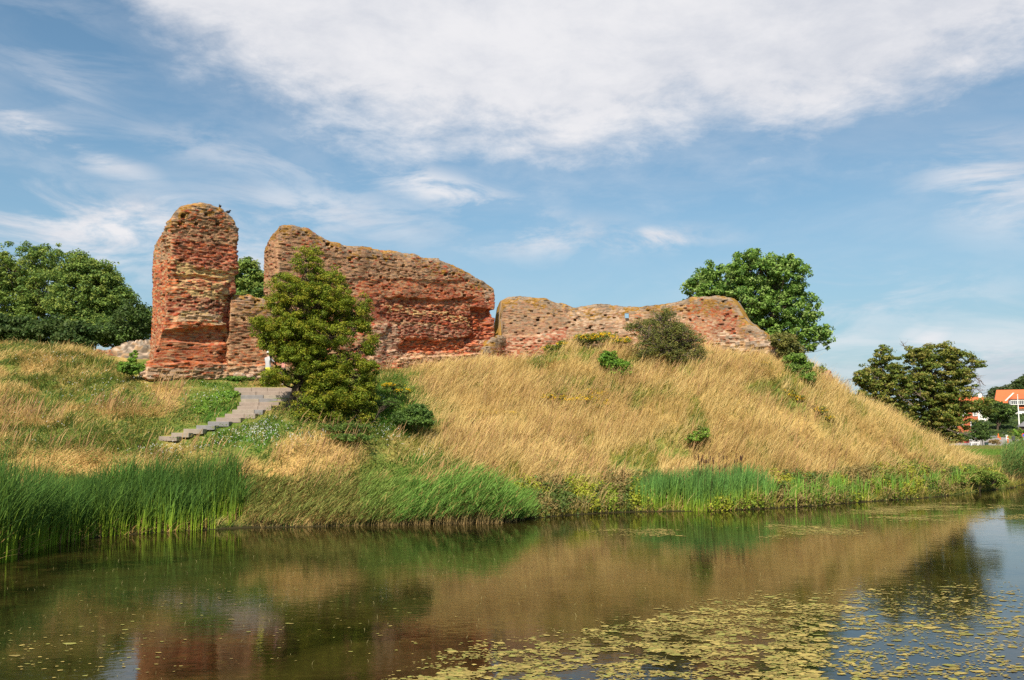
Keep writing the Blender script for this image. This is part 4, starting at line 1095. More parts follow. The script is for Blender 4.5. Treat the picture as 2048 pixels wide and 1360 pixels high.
small('shade_scrub', 'low scrub added under the big hawthorn, its dark green standing for shaded grass', 720, 885, 39.2, [(690, 856, 56, 9, 39.4, 1), (700, 874, 50, 7, 38.4, .9), (778, 806, 24, 10, 41.8, .8)], [(0.075, 0.135, 0.025), (0.11, 0.17, 0.03), (0.055, 0.10, 0.02)], 240, 36, 0.15, 0.036)  # dark foliage put in for the hawthorn's shade on grass and herbs
small('low_bush', 'low green bush in the dry slope below the sparse hawthorn', 1405, 885, 45.5, [(1405, 868, 16, 14, 45.5, .5), (1385, 878, 18, 8, 45.4, .4)], G_BSH[:2] + G_OLV[:1], 45, 40, 0.15, 0.045)
small('bank_bush', 'dense green willowherb bush on the shore near the right end of the mound', 1960, 975, 52.6, [(1938, 957, 22, 14, 52.8, .8), (1965, 952, 24, 16, 52.8, .8), (1992, 957, 20, 14, 53.4, .8), (1915, 960, 16, 10, 51.6, .6)], [(0.15, 0.21, 0.035), (0.20, 0.22, 0.05), (0.12, 0.20, 0.03)], 260, 36, 0.15, 0.04)
small('stair_herb', 'low green herbs growing on the bank left of the stone stairs', 452, 800, 42.4, [(455, 795, 20, 12, 42.6, .5), (430, 812, 26, 11, 41.6, .6), (405, 826, 22, 8, 40.6, .5)], G_BSH, 110, 50, 0.16, 0.04)
small('foot_weed', 'dark green weeds at the foot of the low wall', 445, 757, 46.2, [(438, 753, 12, 5, 46.2, .3), (470, 757, 36, 4, 46, .3)], G_BSH[2:] + G_ASH[:1], 50, 40, 0.12, 0.04)

# ragwort: green clumps with yellow flower heads
def ragwort(label, px, py, D, lobes, nflow, clumps=80, cols=None):
    r = small('ragwort_plants', label, px, py, D, lobes, cols or [(0.12, 0.17, 0.03), (0.16, 0.19, 0.04), (0.09, 0.13, 0.03)], clumps, 42, 0.16, 0.04, cat='flowers')
    Cs = []
    for (a, b2, rx, ry, DD, rd) in lobes:
        n = max(3, int(nflow * rx * ry / sum(q[2] * q[3] for q in lobes)))
        d = rng.normal(0, 1, (n, 3)); d /= np.linalg.norm(d, axis=1, keepdims=True); d[:, 2] = np.abs(d[:, 2]) * 0.9 - 0.15; d[:, 1] = -np.abs(d[:, 1])
        c = at(a, b2, DD)
        Cs.append(c + d * np.array([rx * DD / F, rd, ry * DD / F]) * rng.uniform(0.75, 1.12, (n, 1)))
    P = np.concatenate(Cs); P[:, 2] = np.maximum(P[:, 2], HT(P[:, 0], P[:, 1]) + 0.25)
    k = 7; P = np.repeat(P, k, 0) + rng.normal(0, 0.045, (len(P) * k, 3)) * np.array([1, 1, 0.5])
    nv = rng.normal(0, 0.5, P.shape) + np.array([0, -0.3, 0.8]); nv /= np.linalg.norm(nv, axis=1, keepdims=True)
    c = np.array([0.75, 0.50, 0.01]) * rng.uniform(0.7, 1.15, (len(P), 1))
    V, Q, C = leafset(P, nv, np.full(len(P), 0.034), c, 0.9)
    f = link('flower_heads', mesh_np('flower_heads', V, Q, C), M_LEAF, r); f['kind'] = 'stuff'
    return r
ragwort('long bank of yellow flowering ragwort on the crest under the far wall', 1200, 700, 54.4, [(1170, 678, 24, 12, 54.6, .6), (1205, 675, 36, 11, 54.6, .7), (1235, 685, 22, 9, 54.4, .6), (1253, 680, 9, 8, 54.4, .3)], 170, 130)
ragwort('yellow and green ragwort clump beside the pale rubble heap', 1112, 705, 55.2, [(1125, 690, 14, 11, 55.2, .4), (1100, 698, 20, 9, 55.4, .5), (1132, 706, 8, 12, 55, .3)], 55, 90)
ragwort('scattered yellow ragwort patch in the middle of the dry slope', 1170, 805, 49, [(1150, 800, 56, 12, 49, 1.2), (1195, 790, 22, 14, 49.4, .7), (1200, 812, 18, 12, 48.6, .6), (1100, 795, 26, 9, 49, .7)], 150, 120, [(0.22, 0.21, 0.04), (0.16, 0.18, 0.04), (0.30, 0.24, 0.05)])
ragwort('thin yellow flowers in dry grass right of the dark shrub', 990, 828, 47.5, [(975, 826, 36, 6, 47.5, .8), (1020, 828, 22, 8, 47.5, .6)], 34, 12, [(0.3, 0.26, 0.08), (0.2, 0.2, 0.05)])
ragwort('yellow green ragwort edging the shade right of the hawthorn', 790, 775, 45, [(785, 772, 26, 8, 45.4, .6), (805, 782, 20, 7, 45, .5)], 34, 40)
ragwort('small yellow flower tuft by the right end of the far wall', 1522, 735, 52.4, [(1520, 730, 14, 7, 52.4, .3)], 20, 20)
ragwort('yellow flower patch high on the right part of the mound', 1590, 800, 50.4, [(1588, 798, 18, 12, 50.4, .4), (1640, 820, 14, 8, 50, .3), (1660, 836, 10, 5, 50, .3)], 50, 36, [(0.2, 0.2, 0.04), (0.14, 0.16, 0.04)])

seed_heads()
# small white flowers
def white_flowers():
    spots = [(320, 740, 50, 14, 60), (425, 795, 55, 30, 60), (200, 775, 120, 40, 90), (520, 860, 50, 25, 170), (480, 870, 70, 30, 120), (380, 890, 90, 22, 80), (60, 850, 80, 60, 30), (770, 860, 50, 30, 60), (870, 885, 40, 30, 40), (600, 880, 50, 20, 50), (330, 905, 60, 15, 50), (760, 800, 30, 30, 30), (110, 720, 70, 12, 40)]
    P = []
    for cx_, cy_, rx, ry, n in spots:
        a = rng.normal(0, 0.55, (n, 2))
        for u, v in a:
            px = cx_ + u * rx; py = cy_ + v * ry
            if inpoly(np.array([px]), np.array([py]), STAIR_POLY)[0]: continue
            # walk the sight line down to the slope
            lo = None
            for D in np.arange(30, 50, 0.25):
                q = at(px, py, D)
                if q[2] < HT(q[0], q[1]) + 0.22: lo = q; break
            if lo is not None: P.append([lo[0], lo[1], float(HT(lo[0], lo[1])) + rng.uniform(0.15, 0.38)])
    P = np.array(P); P = np.repeat(P, 3, 0) + rng.normal(0, 0.02, (len(P) * 3, 3))
    nv = rng.normal(0, 0.4, P.shape) + np.array([0, -0.5, 0.8]); nv /= np.linalg.norm(nv, axis=1, keepdims=True)
    V, Q, C = leafset(P, nv, rng.uniform(0.010, 0.022, len(P)), np.full((len(P), 3), 0.7), 0.9)
    o = link('white_flowers', mesh_np('white_flowers', V, Q, C), M_LEAF)
    tag(o, 'small white daisy-like flowers scattered over the green bank by the stairs', 'flowers', kind='stuff')
white_flowers()

# ------------------------------------------------------------------ reeds along the water
def shore_y(px): return np.interp(px, [a for a, b in SHORE], [b for a, b in SHORE])
def reed_points(n, x0, x1, back, front, edge=None):
    px = rng.uniform(x0, x1, n)
    u = rng.uniform(0, 1, n) ** 0.8
    py = shore_y(px)
    b = np.array([atz(a, c, 0.0) for a, c in zip(px, py)])
    off = -front + (front + back) * u
    r = b[:, :2] / b[:, 1:2]
    xy = b[:, :2] + r * off[:, None]
    z = np.maximum(HT(xy[:, 0], xy[:, 1]), 0.0)
    return np.concatenate([xy, z[:, None] - 0.05], 1), px, off

def cattails(name, label, n, x0, x1, back, front, h0, h1, hfun=None, heads=0, dark=(0.055, 0.115, 0.024), lean0=0.22):
    R, px, off = reed_points(n, x0, x1, back, front)
    # fans of blades growing from shared feet
    keep = (fbm(R[:, 0] * 1.1, R[:, 1] * 1.4, 19, 3) > 0.36) & (rng.uniform(0, 1, n) < np.minimum(1, np.minimum(px - x0, x1 - px) / 60 + 0.15)); R, px, off = R[keep], px[keep], off[keep]; n = len(R); k = 6
    nf = n // k; R = np.repeat(R[:nf], k, 0) + rng.normal(0, 0.06, (nf * k, 3)) * np.array([1, 1, 0]); px = np.repeat(px[:nf], k); off = np.repeat(off[:nf], k)
    n = len(R)
    H = (h0 + (h1 - h0) * rng.uniform(0, 1, n) ** 0.8) * (0.70 + 0.60 * fbm(R[:, 0] * 1.6, R[:, 1] * 1.6, 5, 3))
    if hfun is not None: H *= hfun(px)
    ang = rng.normal(-0.1, 1.3, n); ld = np.stack([np.cos(ang), np.sin(ang)], 1)
    lean = np.clip(rng.normal(lean0, 0.16, n), 0.0, 0.9)
    v = rng.uniform(0, 1, (n, 1))
    base = np.array([0.24, 0.34, 0.025]) * (0.7 + 0.7 * v)
    top = np.array(dark) * (0.7 + 0.9 * v) * (0.75 + 0.6 * fbm(R[:, 0] * 1.2, R[:, 1] * 1.2, 23, 2)[:, None]); lt = rng.uniform(0, 1, n) < 0.22; top[lt] = top[lt] * 1.5 + np.array([0.03, 0.03, 0])
    dead = rng.uniform(0, 1, n) < 0.07
    base[dead] = np.array([0.42, 0.26, 0.10]); top[dead] = np.array([0.38, 0.23, 0.09]); H[dead] *= 0.42; lean[dead] += 0.25
    # lower third is pale, then dark: two stacked colour runs through a mid colour
    V, Q, C = blades(R, H, ld, lean, rng.uniform(0.024, 0.046, n), base, top, 5, curl=1.8)
    C = C.reshape(n, 6, 2, 3); t = np.array([0, .18, .45, .8, 1, 1])[None, :, None, None]
    C = base[:, None, None, :] * (1 - t) + top[:, None, None, :] * t + 0 * C
    parts = [(V, Q, C.reshape(-1, 3))]
    # litter of broken blades at the foot
    m = n // 14; rr = R[rng.integers(0, n, m)].copy(); rr[:, 1] -= rng.uniform(0, 0.5, m); rr[:, 2] = np.maximum(HT(rr[:, 0], rr[:, 1]), 0) + 0.02
    a2 = rng.uniform(-3.1, 3.1, m)
    parts.append(blades(rr, rng.uniform(0.25, 0.9, m), np.stack([np.cos(a2), np.sin(a2)], 1), rng.uniform(0.8, 0.97, m), np.full(m, 0.024), np.tile([0.40, 0.25, 0.10], (m, 1)), np.tile([0.5, 0.34, 0.15], (m, 1)), 3, curl=0.3))
    V, Q, C = join_np(parts)
    o = link(name, mesh_np(name, V, Q, C, smooth=True), M_REED)
    tag(o, label, 'reeds', kind='stuff')
    if heads:
        ps = []
        for _ in range(heads):
            i = rng.integers(0, n)
            if not (1380 < px[i] < 1490): continue
            f = R[i]; h = rng.uniform(1.75, 2.15)
            tp = np.array([f[0] + 0.15, f[1], f[2] + h])
            ps.append(tube([f, (f + tp) / 2, tp], [0.008, 0.007, 0.006], 5))
            ps.append(tube([tp - [0, 0, .02], tp, tp + [0.01, 0, .15], tp + [.01, 0, .17]], [0.008, 0.022, 0.022, 0.006], 8))
        if ps:
            V, Q, C = join_np(ps)
            tag(link('cattail_heads', mesh_np('cattail_heads', V, Q), mat('seed heads', (0.06, 0.03, 0.018), 0.9)), 'brown cattail seed heads above the reeds in front of the dry slope', 'reeds', kind='stuff')
cattails('cattail_reeds', 'tall dark green cattails with yellow-green feet along the left shore', 10500, -60, 515, 1.4, 0.5, 0.8, 2.2, lambda px: np.interp(px, [0, 60, 130, 200, 340, 430, 470, 492], [1.42, 1.2, 0.92, 0.86, 0.84, 0.84, 0.82, 0.5]))
cattails('cattail_clump', 'bright green cattail clump in the shallow water before the dry slope', 5000, 1268, 1548, 1.3, 0.15, 0.75, 1.75, lambda px: np.interp(px, [1260, 1300, 1380, 1470, 1545], [0.7, 0.9, 1.06, 1.06, 0.8]), heads=60, dark=(0.085, 0.18, 0.045), lean0=0.15)
cattails('iris_leaves', 'scattered bright green iris blades along the right shore', 900, 1545, 1965, 1.0, 0.1, 0.7, 1.2, dark=(0.12, 0.24, 0.04), lean0=0.12)

def phragmites(name, label, n, x0, x1, back, front, h0, h1, lean0=0.5, hfun=None, tan=0.35, c=(0.15, 0.27, 0.05)):
    R, px, off = reed_points(n, x0, x1, back, front)
    H = rng.uniform(h0, h1, n) * (0.75 + 0.5 * fbm(R[:, 0] * 0.9, R[:, 1] * 0.9, 15, 3))
    if hfun is not None: H *= hfun(px)
    ang = rng.normal(0.0, 0.6, n); ld = np.stack([np.cos(ang), np.sin(ang)], 1)
    lean = np.clip(rng.normal(lean0, 0.20, n), 0.05, 0.92)
    v = rng.uniform(0, 1, (n, 1))
    cb = np.array([0.38, 0.25, 0.11]) * (0.7 + 0.5 * v); ct = np.array(c) * (0.7 + 0.7 * v)
    parts = []
    V, Q, C = blades(R, H, ld, lean, np.full(n, 0.016), cb, ct, 5, curl=0.8)
    C = C.reshape(n, 6, 2, 3); t = np.array([0, .15, .8, 1, 1, 1])[None, :, None, None]
    C = (cb[:, None, None, :] * (1 - t) + ct[:, None, None, :] * t) + 0 * C
    parts.append((V, Q, C.reshape(-1, 3)))
    path = V.reshape(n, 6, 2, 3).mean(2)
    for f in np.linspace(0.28, 1.0, 8):
        i0 = min(int(f * 5), 4); fr = f * 5 - i0
        o = path[:, i0] * (1 - fr) + path[:, i0 + 1] * fr
        m = rng.uniform(0, 1, n) < 0.85; o = o[m]; k = len(o)
        a = rng.normal(0.0, 0.8, k)
        cc = ct[m] * (0.8 + 0.5 * rng.uniform(0, 1, (k, 1)))
        dry = rng.uniform(0, 1, k) < tan * (1 - f) + 0.05; cc[dry] = np.array([0.40, 0.28, 0.10])
        parts.append(blades(o, rng.uniform(0.30, 0.55, k), np.stack([np.cos(a), np.sin(a)], 1), rng.uniform(0.6, 0.95, k), np.full(k, 0.028), cc * 0.85, cc * 1.1, 3, curl=0.3))
    V, Q, C = join_np(parts)
    tag(link(name, mesh_np(name, V, Q, C, smooth=True), M_REED), label, 'reeds', kind='stuff')
phragmites('common_reed', 'pale green common reed blown to the right in the middle of the shore', 2300, 770, 1050, 1.3, 0.7, 0.9, 1.4, 0.55, lambda px: np.interp(px, [770, 820, 860, 900, 960, 1000, 1050], [0.7, 0.95, 1.25, 1.45, 1.4, 1.0, 0.55]))
phragmites('bank_reed', 'olive green and tan mixed reeds hanging over the water right of the cattails', 950, 478, 735, 1.3, 0.7, 0.45, 0.9, 0.5, lambda px: np.interp(px, [482, 520, 600, 660, 690, 730], [1.05, 0.85, 0.9, 1.15, 1.2, 0.75]), tan=0.8, c=(0.20, 0.22, 0.055))
phragmites('light_reed', 'thin bright green reeds between the two denser reed beds', 800, 710, 800, 1.3, 0.6, 0.7, 1.1, 0.45, tan=0.6, c=(0.20, 0.28, 0.06))
phragmites('tall_reed', 'tall grey green reed bed at the far right edge of the water', 2600, 2004, 2140, 3.0, 0.1, 2.0, 2.5, 0.3, c=(0.12, 0.20, 0.05))

def shore_plants():
    n = 6000
    R, px, off = reed_points(n, 1000, 2010, 2.6, 0.35)
    k = fbm(px * 0.012, off * 0.9, 7, 3) > 0.42
    R, px = R[k], px[k]; n = len(R)
    P = np.repeat(R, 9, 0); u = rng.uniform(0, 1, (len(P), 1))
    hh = (0.25 + 0.55 * fbm(px * 0.02, R[:, 1], 9, 3)).repeat(9)
    P = P + rng.normal(0, 0.13, P.shape) * np.array([1, 1, 0]); P[:, 2] += 0.08 + hh * u[:, 0]
    pal = np.array([(0.20, 0.27, 0.025), (0.13, 0.20, 0.03), (0.30, 0.32, 0.03), (0.10, 0.15, 0.03), (0.22, 0.17, 0.06)])
    sel = (fbm(px * 0.018, R[:, 1] * 0.5, 13, 2) * 7).astype(int) % 5
    col = pal[sel].repeat(9, 0) * (0.7 + 0.6 * rng.uniform(0, 1, (len(P), 1)))
    nv = rng.normal(0, 0.5, P.shape) + np.array([0, -0.3, 0.8]); nv /= np.linalg.norm(nv, axis=1, keepdims=True)
    V, Q, C = leafset(P, nv, rng.uniform(0.03, 0.07, len(P)), col, 0.75)
    tag(link('shore_herbs', mesh_np('shore_herbs', V, Q, C), M_LEAF), 'yellow green leafy herbs lining the water under the dry slope', 'plants', kind='stuff')
shore_plants()

# ------------------------------------------------------------------ floating weed
def algae():
    Vs = []; Qs = []; Cs = []; o = 0
    n = 1300000
    x = rng.uniform(-16, 30, n); y = rng.uniform(11, 46, n)
    px, py = proj(x, y, 0 * x)
    lim = np.interp(px, [600, 820, 900, 1150, 1400, 1650, 1750, 1900, 2048], [1420, 1335, 1295, 1255, 1200, 1180, 1165, 1160, 1175])
    dens = sstep(-12, 60, py - lim)
    dens *= (0.7 + 0.5 * sstep(0.38, 0.55, fbm(x * 1.1, y * 1.6, 41, 5))) * sstep(0.36, 0.54, fbm(x * 3.4, y * 4.2, 43, 3)) * 0.95 + 0.02
    dens *= 1 - 0.62 * sstep(1620, 1760, px)
    far = 0.35 * ell(px, py, 1480, 1062, 260, 14) * sstep(0.48, 0.62, fbm(x * .6, y * .6, 44, 3))
    far2 = 0.5 * ell(px, py, 1900, 1025, 180, 16) * sstep(0.45, 0.6, fbm(x * .5, y * .9, 47, 3))
    left = 0.02 * ell(px, py, 120, 1310, 230, 50) + 0.004 * ell(px, py, 500, 1250, 400, 80)
    dens = np.maximum(np.maximum(dens, far + far2), left)
    k = rng.uniform(0, 1, n) < dens
    x, y, px, py = x[k], y[k], px[k], py[k]
    m = len(x); K = 7
    big = (py > 1150)
    r = 0.006 + 0.022 * rng.uniform(0, 1, m) ** 1.5 * np.where(big, 1.0, 1.2) * (0.6 + 0.9 * fbm(x * 0.9, y * 0.9, 48, 2))
    r = np.where(rng.uniform(0, 1, m) < 0.06, r * 2.4, r)
    th = np.linspace(0, 2 * math.pi, K, endpoint=False)[None]
    rad = r[:, None] * (1 + rng.uniform(-0.42, 0.42, (m, K)))
    ax = (1.0 + 0.9 * rng.uniform(0, 1, m))[:, None]
    X = x[:, None] + np.cos(th) * rad * ax; Y = y[:, None] + np.sin(th) * rad
    Z = np.full_like(X, 0.006) + rng.uniform(0, 0.004, (m, 1))
    V = np.stack([X, Y, Z], -1)
    c = np.array([0.36, 0.275, 0.08]) * rng.uniform(0.5, 1.1, (m, 1)) * (0.55 + 0.8 * fbm(x * 1.5, y * 2.2, 49, 3))[:, None]; g2 = rng.uniform(0, 1, (m, 1)) < 0.3
    c = np.where(g2, np.array([0.22, 0.21, 0.05]) * rng.uniform(0.7, 1.2, (m, 1)), c)
    me = mesh_np('pond_weed', V.reshape(-1, 3), np.arange(m * K).reshape(m, K), np.repeat(c, K, 0))
    tag(link('pond_weed', me, M_ALGAE), 'mats of yellowish weed floating on the near water at the right', 'pond weed', kind='stuff')
    # weed tips and straws breaking the surface
    n = 900
    x = rng.uniform(-12, 22, n); y = rng.uniform(11.5, 26, n)
    a = rng.uniform(-3.1, 3.1, n)
    V, Q, C = blades(np.stack([x, y, np.full(n, 0.002)], 1), rng.uniform(0.02, 0.10, n), np.stack([np.cos(a), np.sin(a)], 1), rng.uniform(0.3, 0.97, n), np.full(n, 0.006), np.tile([0.35, 0.30, 0.12], (n, 1)), np.tile([0.5, 0.42, 0.2], (n, 1)), 2)
    tag(link('weed_tips', mesh_np('weed_tips', V, Q, C), M_BLADE), 'thin straw coloured weed tips poking out of the near water', 'pond weed', kind='stuff')
algae()

# ------------------------------------------------------------------ people
def person(label, px, py, D, h, facing, shirt, legs, skin, head, arms='up'):
    import bmesh
    foot = at(px, py, D); foot[2] = HT(foot[0], foot[1])
    root = empty('person', foot, label, 'person')
    root.rotation_euler = (0, 0, facing)
    s = h / 1.75
    J = {'pel': (0, 0, .93), 'sp': (0, 0, 1.12), 'ch': (0, 0, 1.32), 'nk': (0, .0, 1.47), 'hd0': (0, -.01, 1.56), 'hd1': (0, -.015, 1.66),
         'sl': (-.18, 0, 1.40), 'sr': (.18, 0, 1.40), 'hl': (-.09, 0, .88), 'hr': (.09, 0, .88), 'kl': (-.11, -.02, .48), 'kr': (.11, -.02, .48),
         'al': (-.12, .02, .08), 'ar': (.12, .02, .08), 'tl': (-.13, -.13, .04), 'tr': (.13, -.13, .04)}
    if arms == 'up':
        J.update({'el': (-.27, -.12, 1.17), 'er': (.27, -.12, 1.17), 'wl': (-.09, -.30, 1.38), 'wr': (.09, -.30, 1.38)})
    else:
        J.update({'el': (-.25, .02, 1.12), 'er': (.25, .02, 1.12), 'wl': (-.27, -.06, .88), 'wr': (.27, -.06, .88)})
    R = {'pel': .145, 'sp': .13, 'ch': .15, 'nk': .055, 'hd0': .075, 'hd1': .085, 'sl': .065, 'sr': .065, 'hl': .095, 'hr': .095, 'kl': .06, 'kr': .06, 'al': .042, 'ar': .042, 'tl': .038, 'tr': .038, 'el': .042, 'er': .042, 'wl': .028, 'wr': .028}
    E = [('pel', 'sp'), ('sp', 'ch'), ('ch', 'nk'), ('nk', 'hd0'), ('hd0', 'hd1'), ('ch', 'sl'), ('ch', 'sr'), ('sl', 'el'), ('el', 'wl'), ('sr', 'er'), ('er', 'wr'), ('pel', 'hl'), ('pel', 'hr'), ('hl', 'kl'), ('kl', 'al'), ('al', 'tl'), ('hr', 'kr'), ('kr', 'ar'), ('ar', 'tr')]
    for sd_, w in ((-1, 'wl'), (1, 'wr')):
        wx, wy, wz = J[w]
        J['p' + w] = (wx, wy - .05, wz + (.04 if arms == 'up' else -.05)); R['p' + w] = .026; E.append((w, 'p' + w))
        for i in range(4):
            a = 'f%s%d' % (w, i); J[a] = (wx + (i - 1.5) * .020, wy - .07 - .01 * (i % 2), J['p' + w][2] + (.055 if arms == 'up' else -.07) - .006 * abs(i - 1)); R[a] = .009; E.append(('p' + w, a))
        a = 't' + w + 'h'; J[a] = (wx - sd_ * .045, wy - .07, J['p' + w][2] + .01); R[a] = .010; E.append(('p' + w, a))
    names = list(J)
    me = bpy.data.meshes.new('body_skeleton')
    me.from_pydata([tuple(c * s for c in J[n]) for n in names], [(names.index(a), names.index(b)) for a, b in E], [])
    tmp = bpy.data.objects.new('tmp', me); COL.objects.link(tmp)
    sk = tmp.modifiers.new('skin', 'SKIN'); ss = tmp.modifiers.new('sub', 'SUBSURF'); ss.levels = ss.render_levels = 2
    for i, n in enumerate(names):
        me.skin_vertices[0].data[i].radius = (R[n] * s, R[n] * s * (0.8 if n in ('pel', 'sp', 'ch') else 1)); me.skin_vertices[0].data[i].use_root = (n == 'pel')
    dg = bpy.context.evaluated_depsgraph_get()
    bme = bpy.data.meshes.new_from_object(tmp.evaluated_get(dg)); bpy.data.objects.remove(tmp)
    bme.name = 'body'; bme.materials.clear()
    for m in (skin, shirt, legs, mat('shoes', (0.3, 0.3, 0.3), 0.8)): bme.materials.append(m)
    for f in bme.polygons:
        c = f.center / s; f.use_smooth = True
        f.material_index = 0
        if .93 < c.z < 1.49 and (abs(c.x) < .235 or c.z > 1.22) and c.y > -.17: f.material_index = 1
        if .50 < c.z <= .93 and abs(c.x) < .2: f.material_index = 2
        if c.z < .09: f.material_index = 3
    bo = bpy.data.objects.new('body', bme); COL.objects.link(bo); bo.parent = root
    # head with face
    bm = bmesh.new()
    bmesh.ops.create_uvsphere(bm, u_segments=20, v_segments=14, radius=.1 * s)
    for v in bm.verts:
        v.co.x *= .80; v.co.y *= .98; v.co.z *= 1.2
        if v.co.z < 0: v.co.x *= 1 + v.co.z * 2.2; 
    def ball(c, r, sc=(1, 1, 1)):
        q = bmesh.ops.create_uvsphere(bm, u_segments=8, v_segments=6, radius=r)
        for v in q['verts']: v.co = Vector((v.co.x * sc[0] + c[0], v.co.y * sc[1] + c[1], v.co.z * sc[2] + c[2]))
    ball((0, -.102, -.012), .016, (.8, 1, 1.4)); ball((-.08, .0, -.005), .02, (.4, .8, 1.2)); ball((.08, .0, -.005), .02, (.4, .8, 1.2)); ball((0, -.085, -.06), .02, (1.3, .5, .4))
    hm = bpy.data.meshes.new('face'); bm.to_mesh(hm); bm.free(); hm.materials.append(skin)
    for f in hm.polygons: f.use_smooth = True
    ho = bpy.data.objects.new('face', hm); COL.objects.link(ho); ho.parent = root; ho.location = (0, -.02 * s, 1.63 * s)
    for sx in (-1, 1):
        bm = bmesh.new()
        q = bmesh.ops.create_uvsphere(bm, u_segments=8, v_segments=6, radius=.011)
        for v in q['verts']: v.co += Vector((sx * .032, -.092, .012))
        em = bpy.data.meshes.new('eye'); bm.to_mesh(em); bm.free(); em.materials.append(mat('eye', (0.03, 0.02, 0.02), 0.3))
        eo = bpy.data.objects.new('eye', em); COL.objects.link(eo); eo.parent = root; eo.location = ho.location
    bm = bmesh.new()
    bmesh.ops.create_uvsphere(bm, u_segments=20, v_segments=12, radius=.112 * s)
    for v in bm.verts:
        v.co.x *= .86; v.co.z *= 1.12
        if v.co.z < 0.02: v.co.z = 0.02 if v.co.y < 0 else v.co.z * .7
        if head[0] == 'sun_hat' and v.co.z < .025: v.co.x *= 1.5; v.co.y *= 1.5; v.co.z = .03
    cm_ = bpy.data.meshes.new(head[0]); bm.to_mesh(cm_); bm.free(); cm_.materials.append(head[1])
    for f in cm_.polygons: f.use_smooth = True
    co_ = bpy.data.objects.new(head[0], cm_); COL.objects.link(co_); co_.parent = root; co_.location = (0, -.0 * s, 1.645 * s)
SKIN = mat('skin', (0.50, 0.28, 0.19), 0.6)
person('person in white hat and pale grey shirt raising both hands, partly behind the hawthorn leaves', 535, 775, 45.6, 1.78, math.radians(150), mat('pale cotton', (0.42, 0.42, 0.44), 0.9), mat('yellow shorts', (0.75, 0.72, 0.10), 0.9), SKIN, ('sun_hat', mat('white hat', (0.6, 0.6, 0.6), 0.9)))
person('dark-haired person in a pink shirt standing behind the hawthorn branches', 566, 775, 46.0, 1.74, math.radians(-60), mat('pink cotton', (0.55, 0.24, 0.22), 0.9), mat('dark trousers', (0.05, 0.06, 0.09), 0.9), SKIN, ('hair', mat('dark hair', (0.03, 0.025, 0.02), 0.7)), arms='down')

# ------------------------------------------------------------------ birds on the tower
def bird(label, px, py, D, turn):
    import bmesh
    p = at(px, py, D)
    bm = bmesh.new()
    def ball(c, r, sc):
        q = bmesh.ops.create_uvsphere(bm, u_segments=10, v_segments=8, radius=r)
        for v in q['verts']: v.co = Vector((v.co.x * sc[0] + c[0], v.co.y * sc[1] + c[1], v.co.z * sc[2] + c[2]))
    ball((0, 0, .12), .08, (1.5, .8, .9)); ball((.10, 0, .20), .045, (1.1, .9, 1)); ball((-.15, 0, .10), .05, (1.8, .5, .3)); ball((.155, 0, .20), .014, (2, .7, .7))
    ball((.03, .03, .03), .012, (.6, .6, 3)); ball((.03, -.03, .03), .012, (.6, .6, 3))
    me = bpy.data.meshes.new('jackdaw'); bm.to_mesh(me); bm.free()
    for f in me.polygons: f.use_smooth = True
    o = link('jackdaw', me, bpy.data.materials.get('plumage') or mat('plumage', (0.03, 0.03, 0.035), 0.6), loc=p)
    o.rotation_euler = (0, 0, turn); tag(o, label, 'bird', 'small dark birds on the tower top')
bird('small dark bird perched near the crown of the tower', 440, 417, 46.6, 2.2)
bird('small dark bird perched at the right rim of the tower top', 456, 428, 46.7, 0.6)

# ------------------------------------------------------------------ far right: road, houses, street things
M_ASPH = mat('asphalt', (0.24, 0.225, 0.21), 0.9, nscale=0.6, namp=0.15)
def sheet(name, label, cat, pts, m, lift):
    V = np.array([[x, y, z + lift] for x, y, z in pts]); me = bpy.data.meshes.new(name)
    me.from_pydata([tuple(v) for v in V], [], [tuple(range(len(V)))]); me.update()
    return tag(link(name, me, m), label, cat, kind='structure')
def gz(px, D): p = at(px, 800, D); return [p[0], D, 1.36]
def rowsheet(name, label, Ds, xs, m):
    V = []; Q = []
    for D, (a, b) in zip(Ds, xs):
        for u in np.linspace(0, 1, 12):
            x = (a + (b - a) * u - CX) / F * D; V.append((x, D, float(HT(x, D)) + 0.06))
    for i in range(len(Ds) - 1):
        for j in range(11): Q.append((i * 12 + j, i * 12 + j + 1, (i + 1) * 12 + j + 1, (i + 1) * 12 + j))
    tag(link(name, mesh_np(name, np.array(V), np.array(Q)), m), label, 'road', kind='structure')
rowsheet('road', 'grey asphalt parking area below the garden bank', [124, 130, 140, 150, 160], [(1900, 2400), (1880, 2400), (1890, 2400), (1960, 2400), (1975, 2400)], M_ASPH)

def mesh_obj(name, fn, m, parent=None):
    import bmesh
    bm = bmesh.new(); fn(bm)
    bmesh.ops.recalc_face_normals(bm, faces=bm.faces)
    me = bpy.data.meshes.new(name); bm.to_mesh(me); bm.free()
    o = bpy.data.objects.new(name, me); COL.objects.link(o); me.materials.append(m)
    if parent is not None: o.parent = parent
    return o
def prism_bm(bm, prof, y0, y1):
    """profile in x-z extruded along y"""
    a = [bm.verts.new((x, y0, z)) for x, z in prof]; b = [bm.verts.new((x, y1, z)) for x, z in prof]
    n = len(prof)
    bm.faces.new(a); bm.faces.new(b[::-1])
    for i in range(n): bm.faces.new((a[i], b[i], b[(i + 1) % n], a[(i + 1) % n]))
def slab(bm, q, t):
    """thin solid from a quad (4 points) with thickness t along its normal"""
    q = [Vector(v) for v in q]; nrm = (q[1] - q[0]).cross(q[3] - q[0]).normalized() * t
    a = [bm.verts.new(v) for v in q]; b = [bm.verts.new(v + nrm) for v in q]
    bm.faces.new(a[::-1]); bm.faces.new(b)
    for i in range(4): bm.faces.new((a[i], a[(i + 1) % 4], b[(i + 1) % 4], b[i]))
M_TILE = bpy.data.materials.new('orange tiles'); M_TILE.use_nodes = True
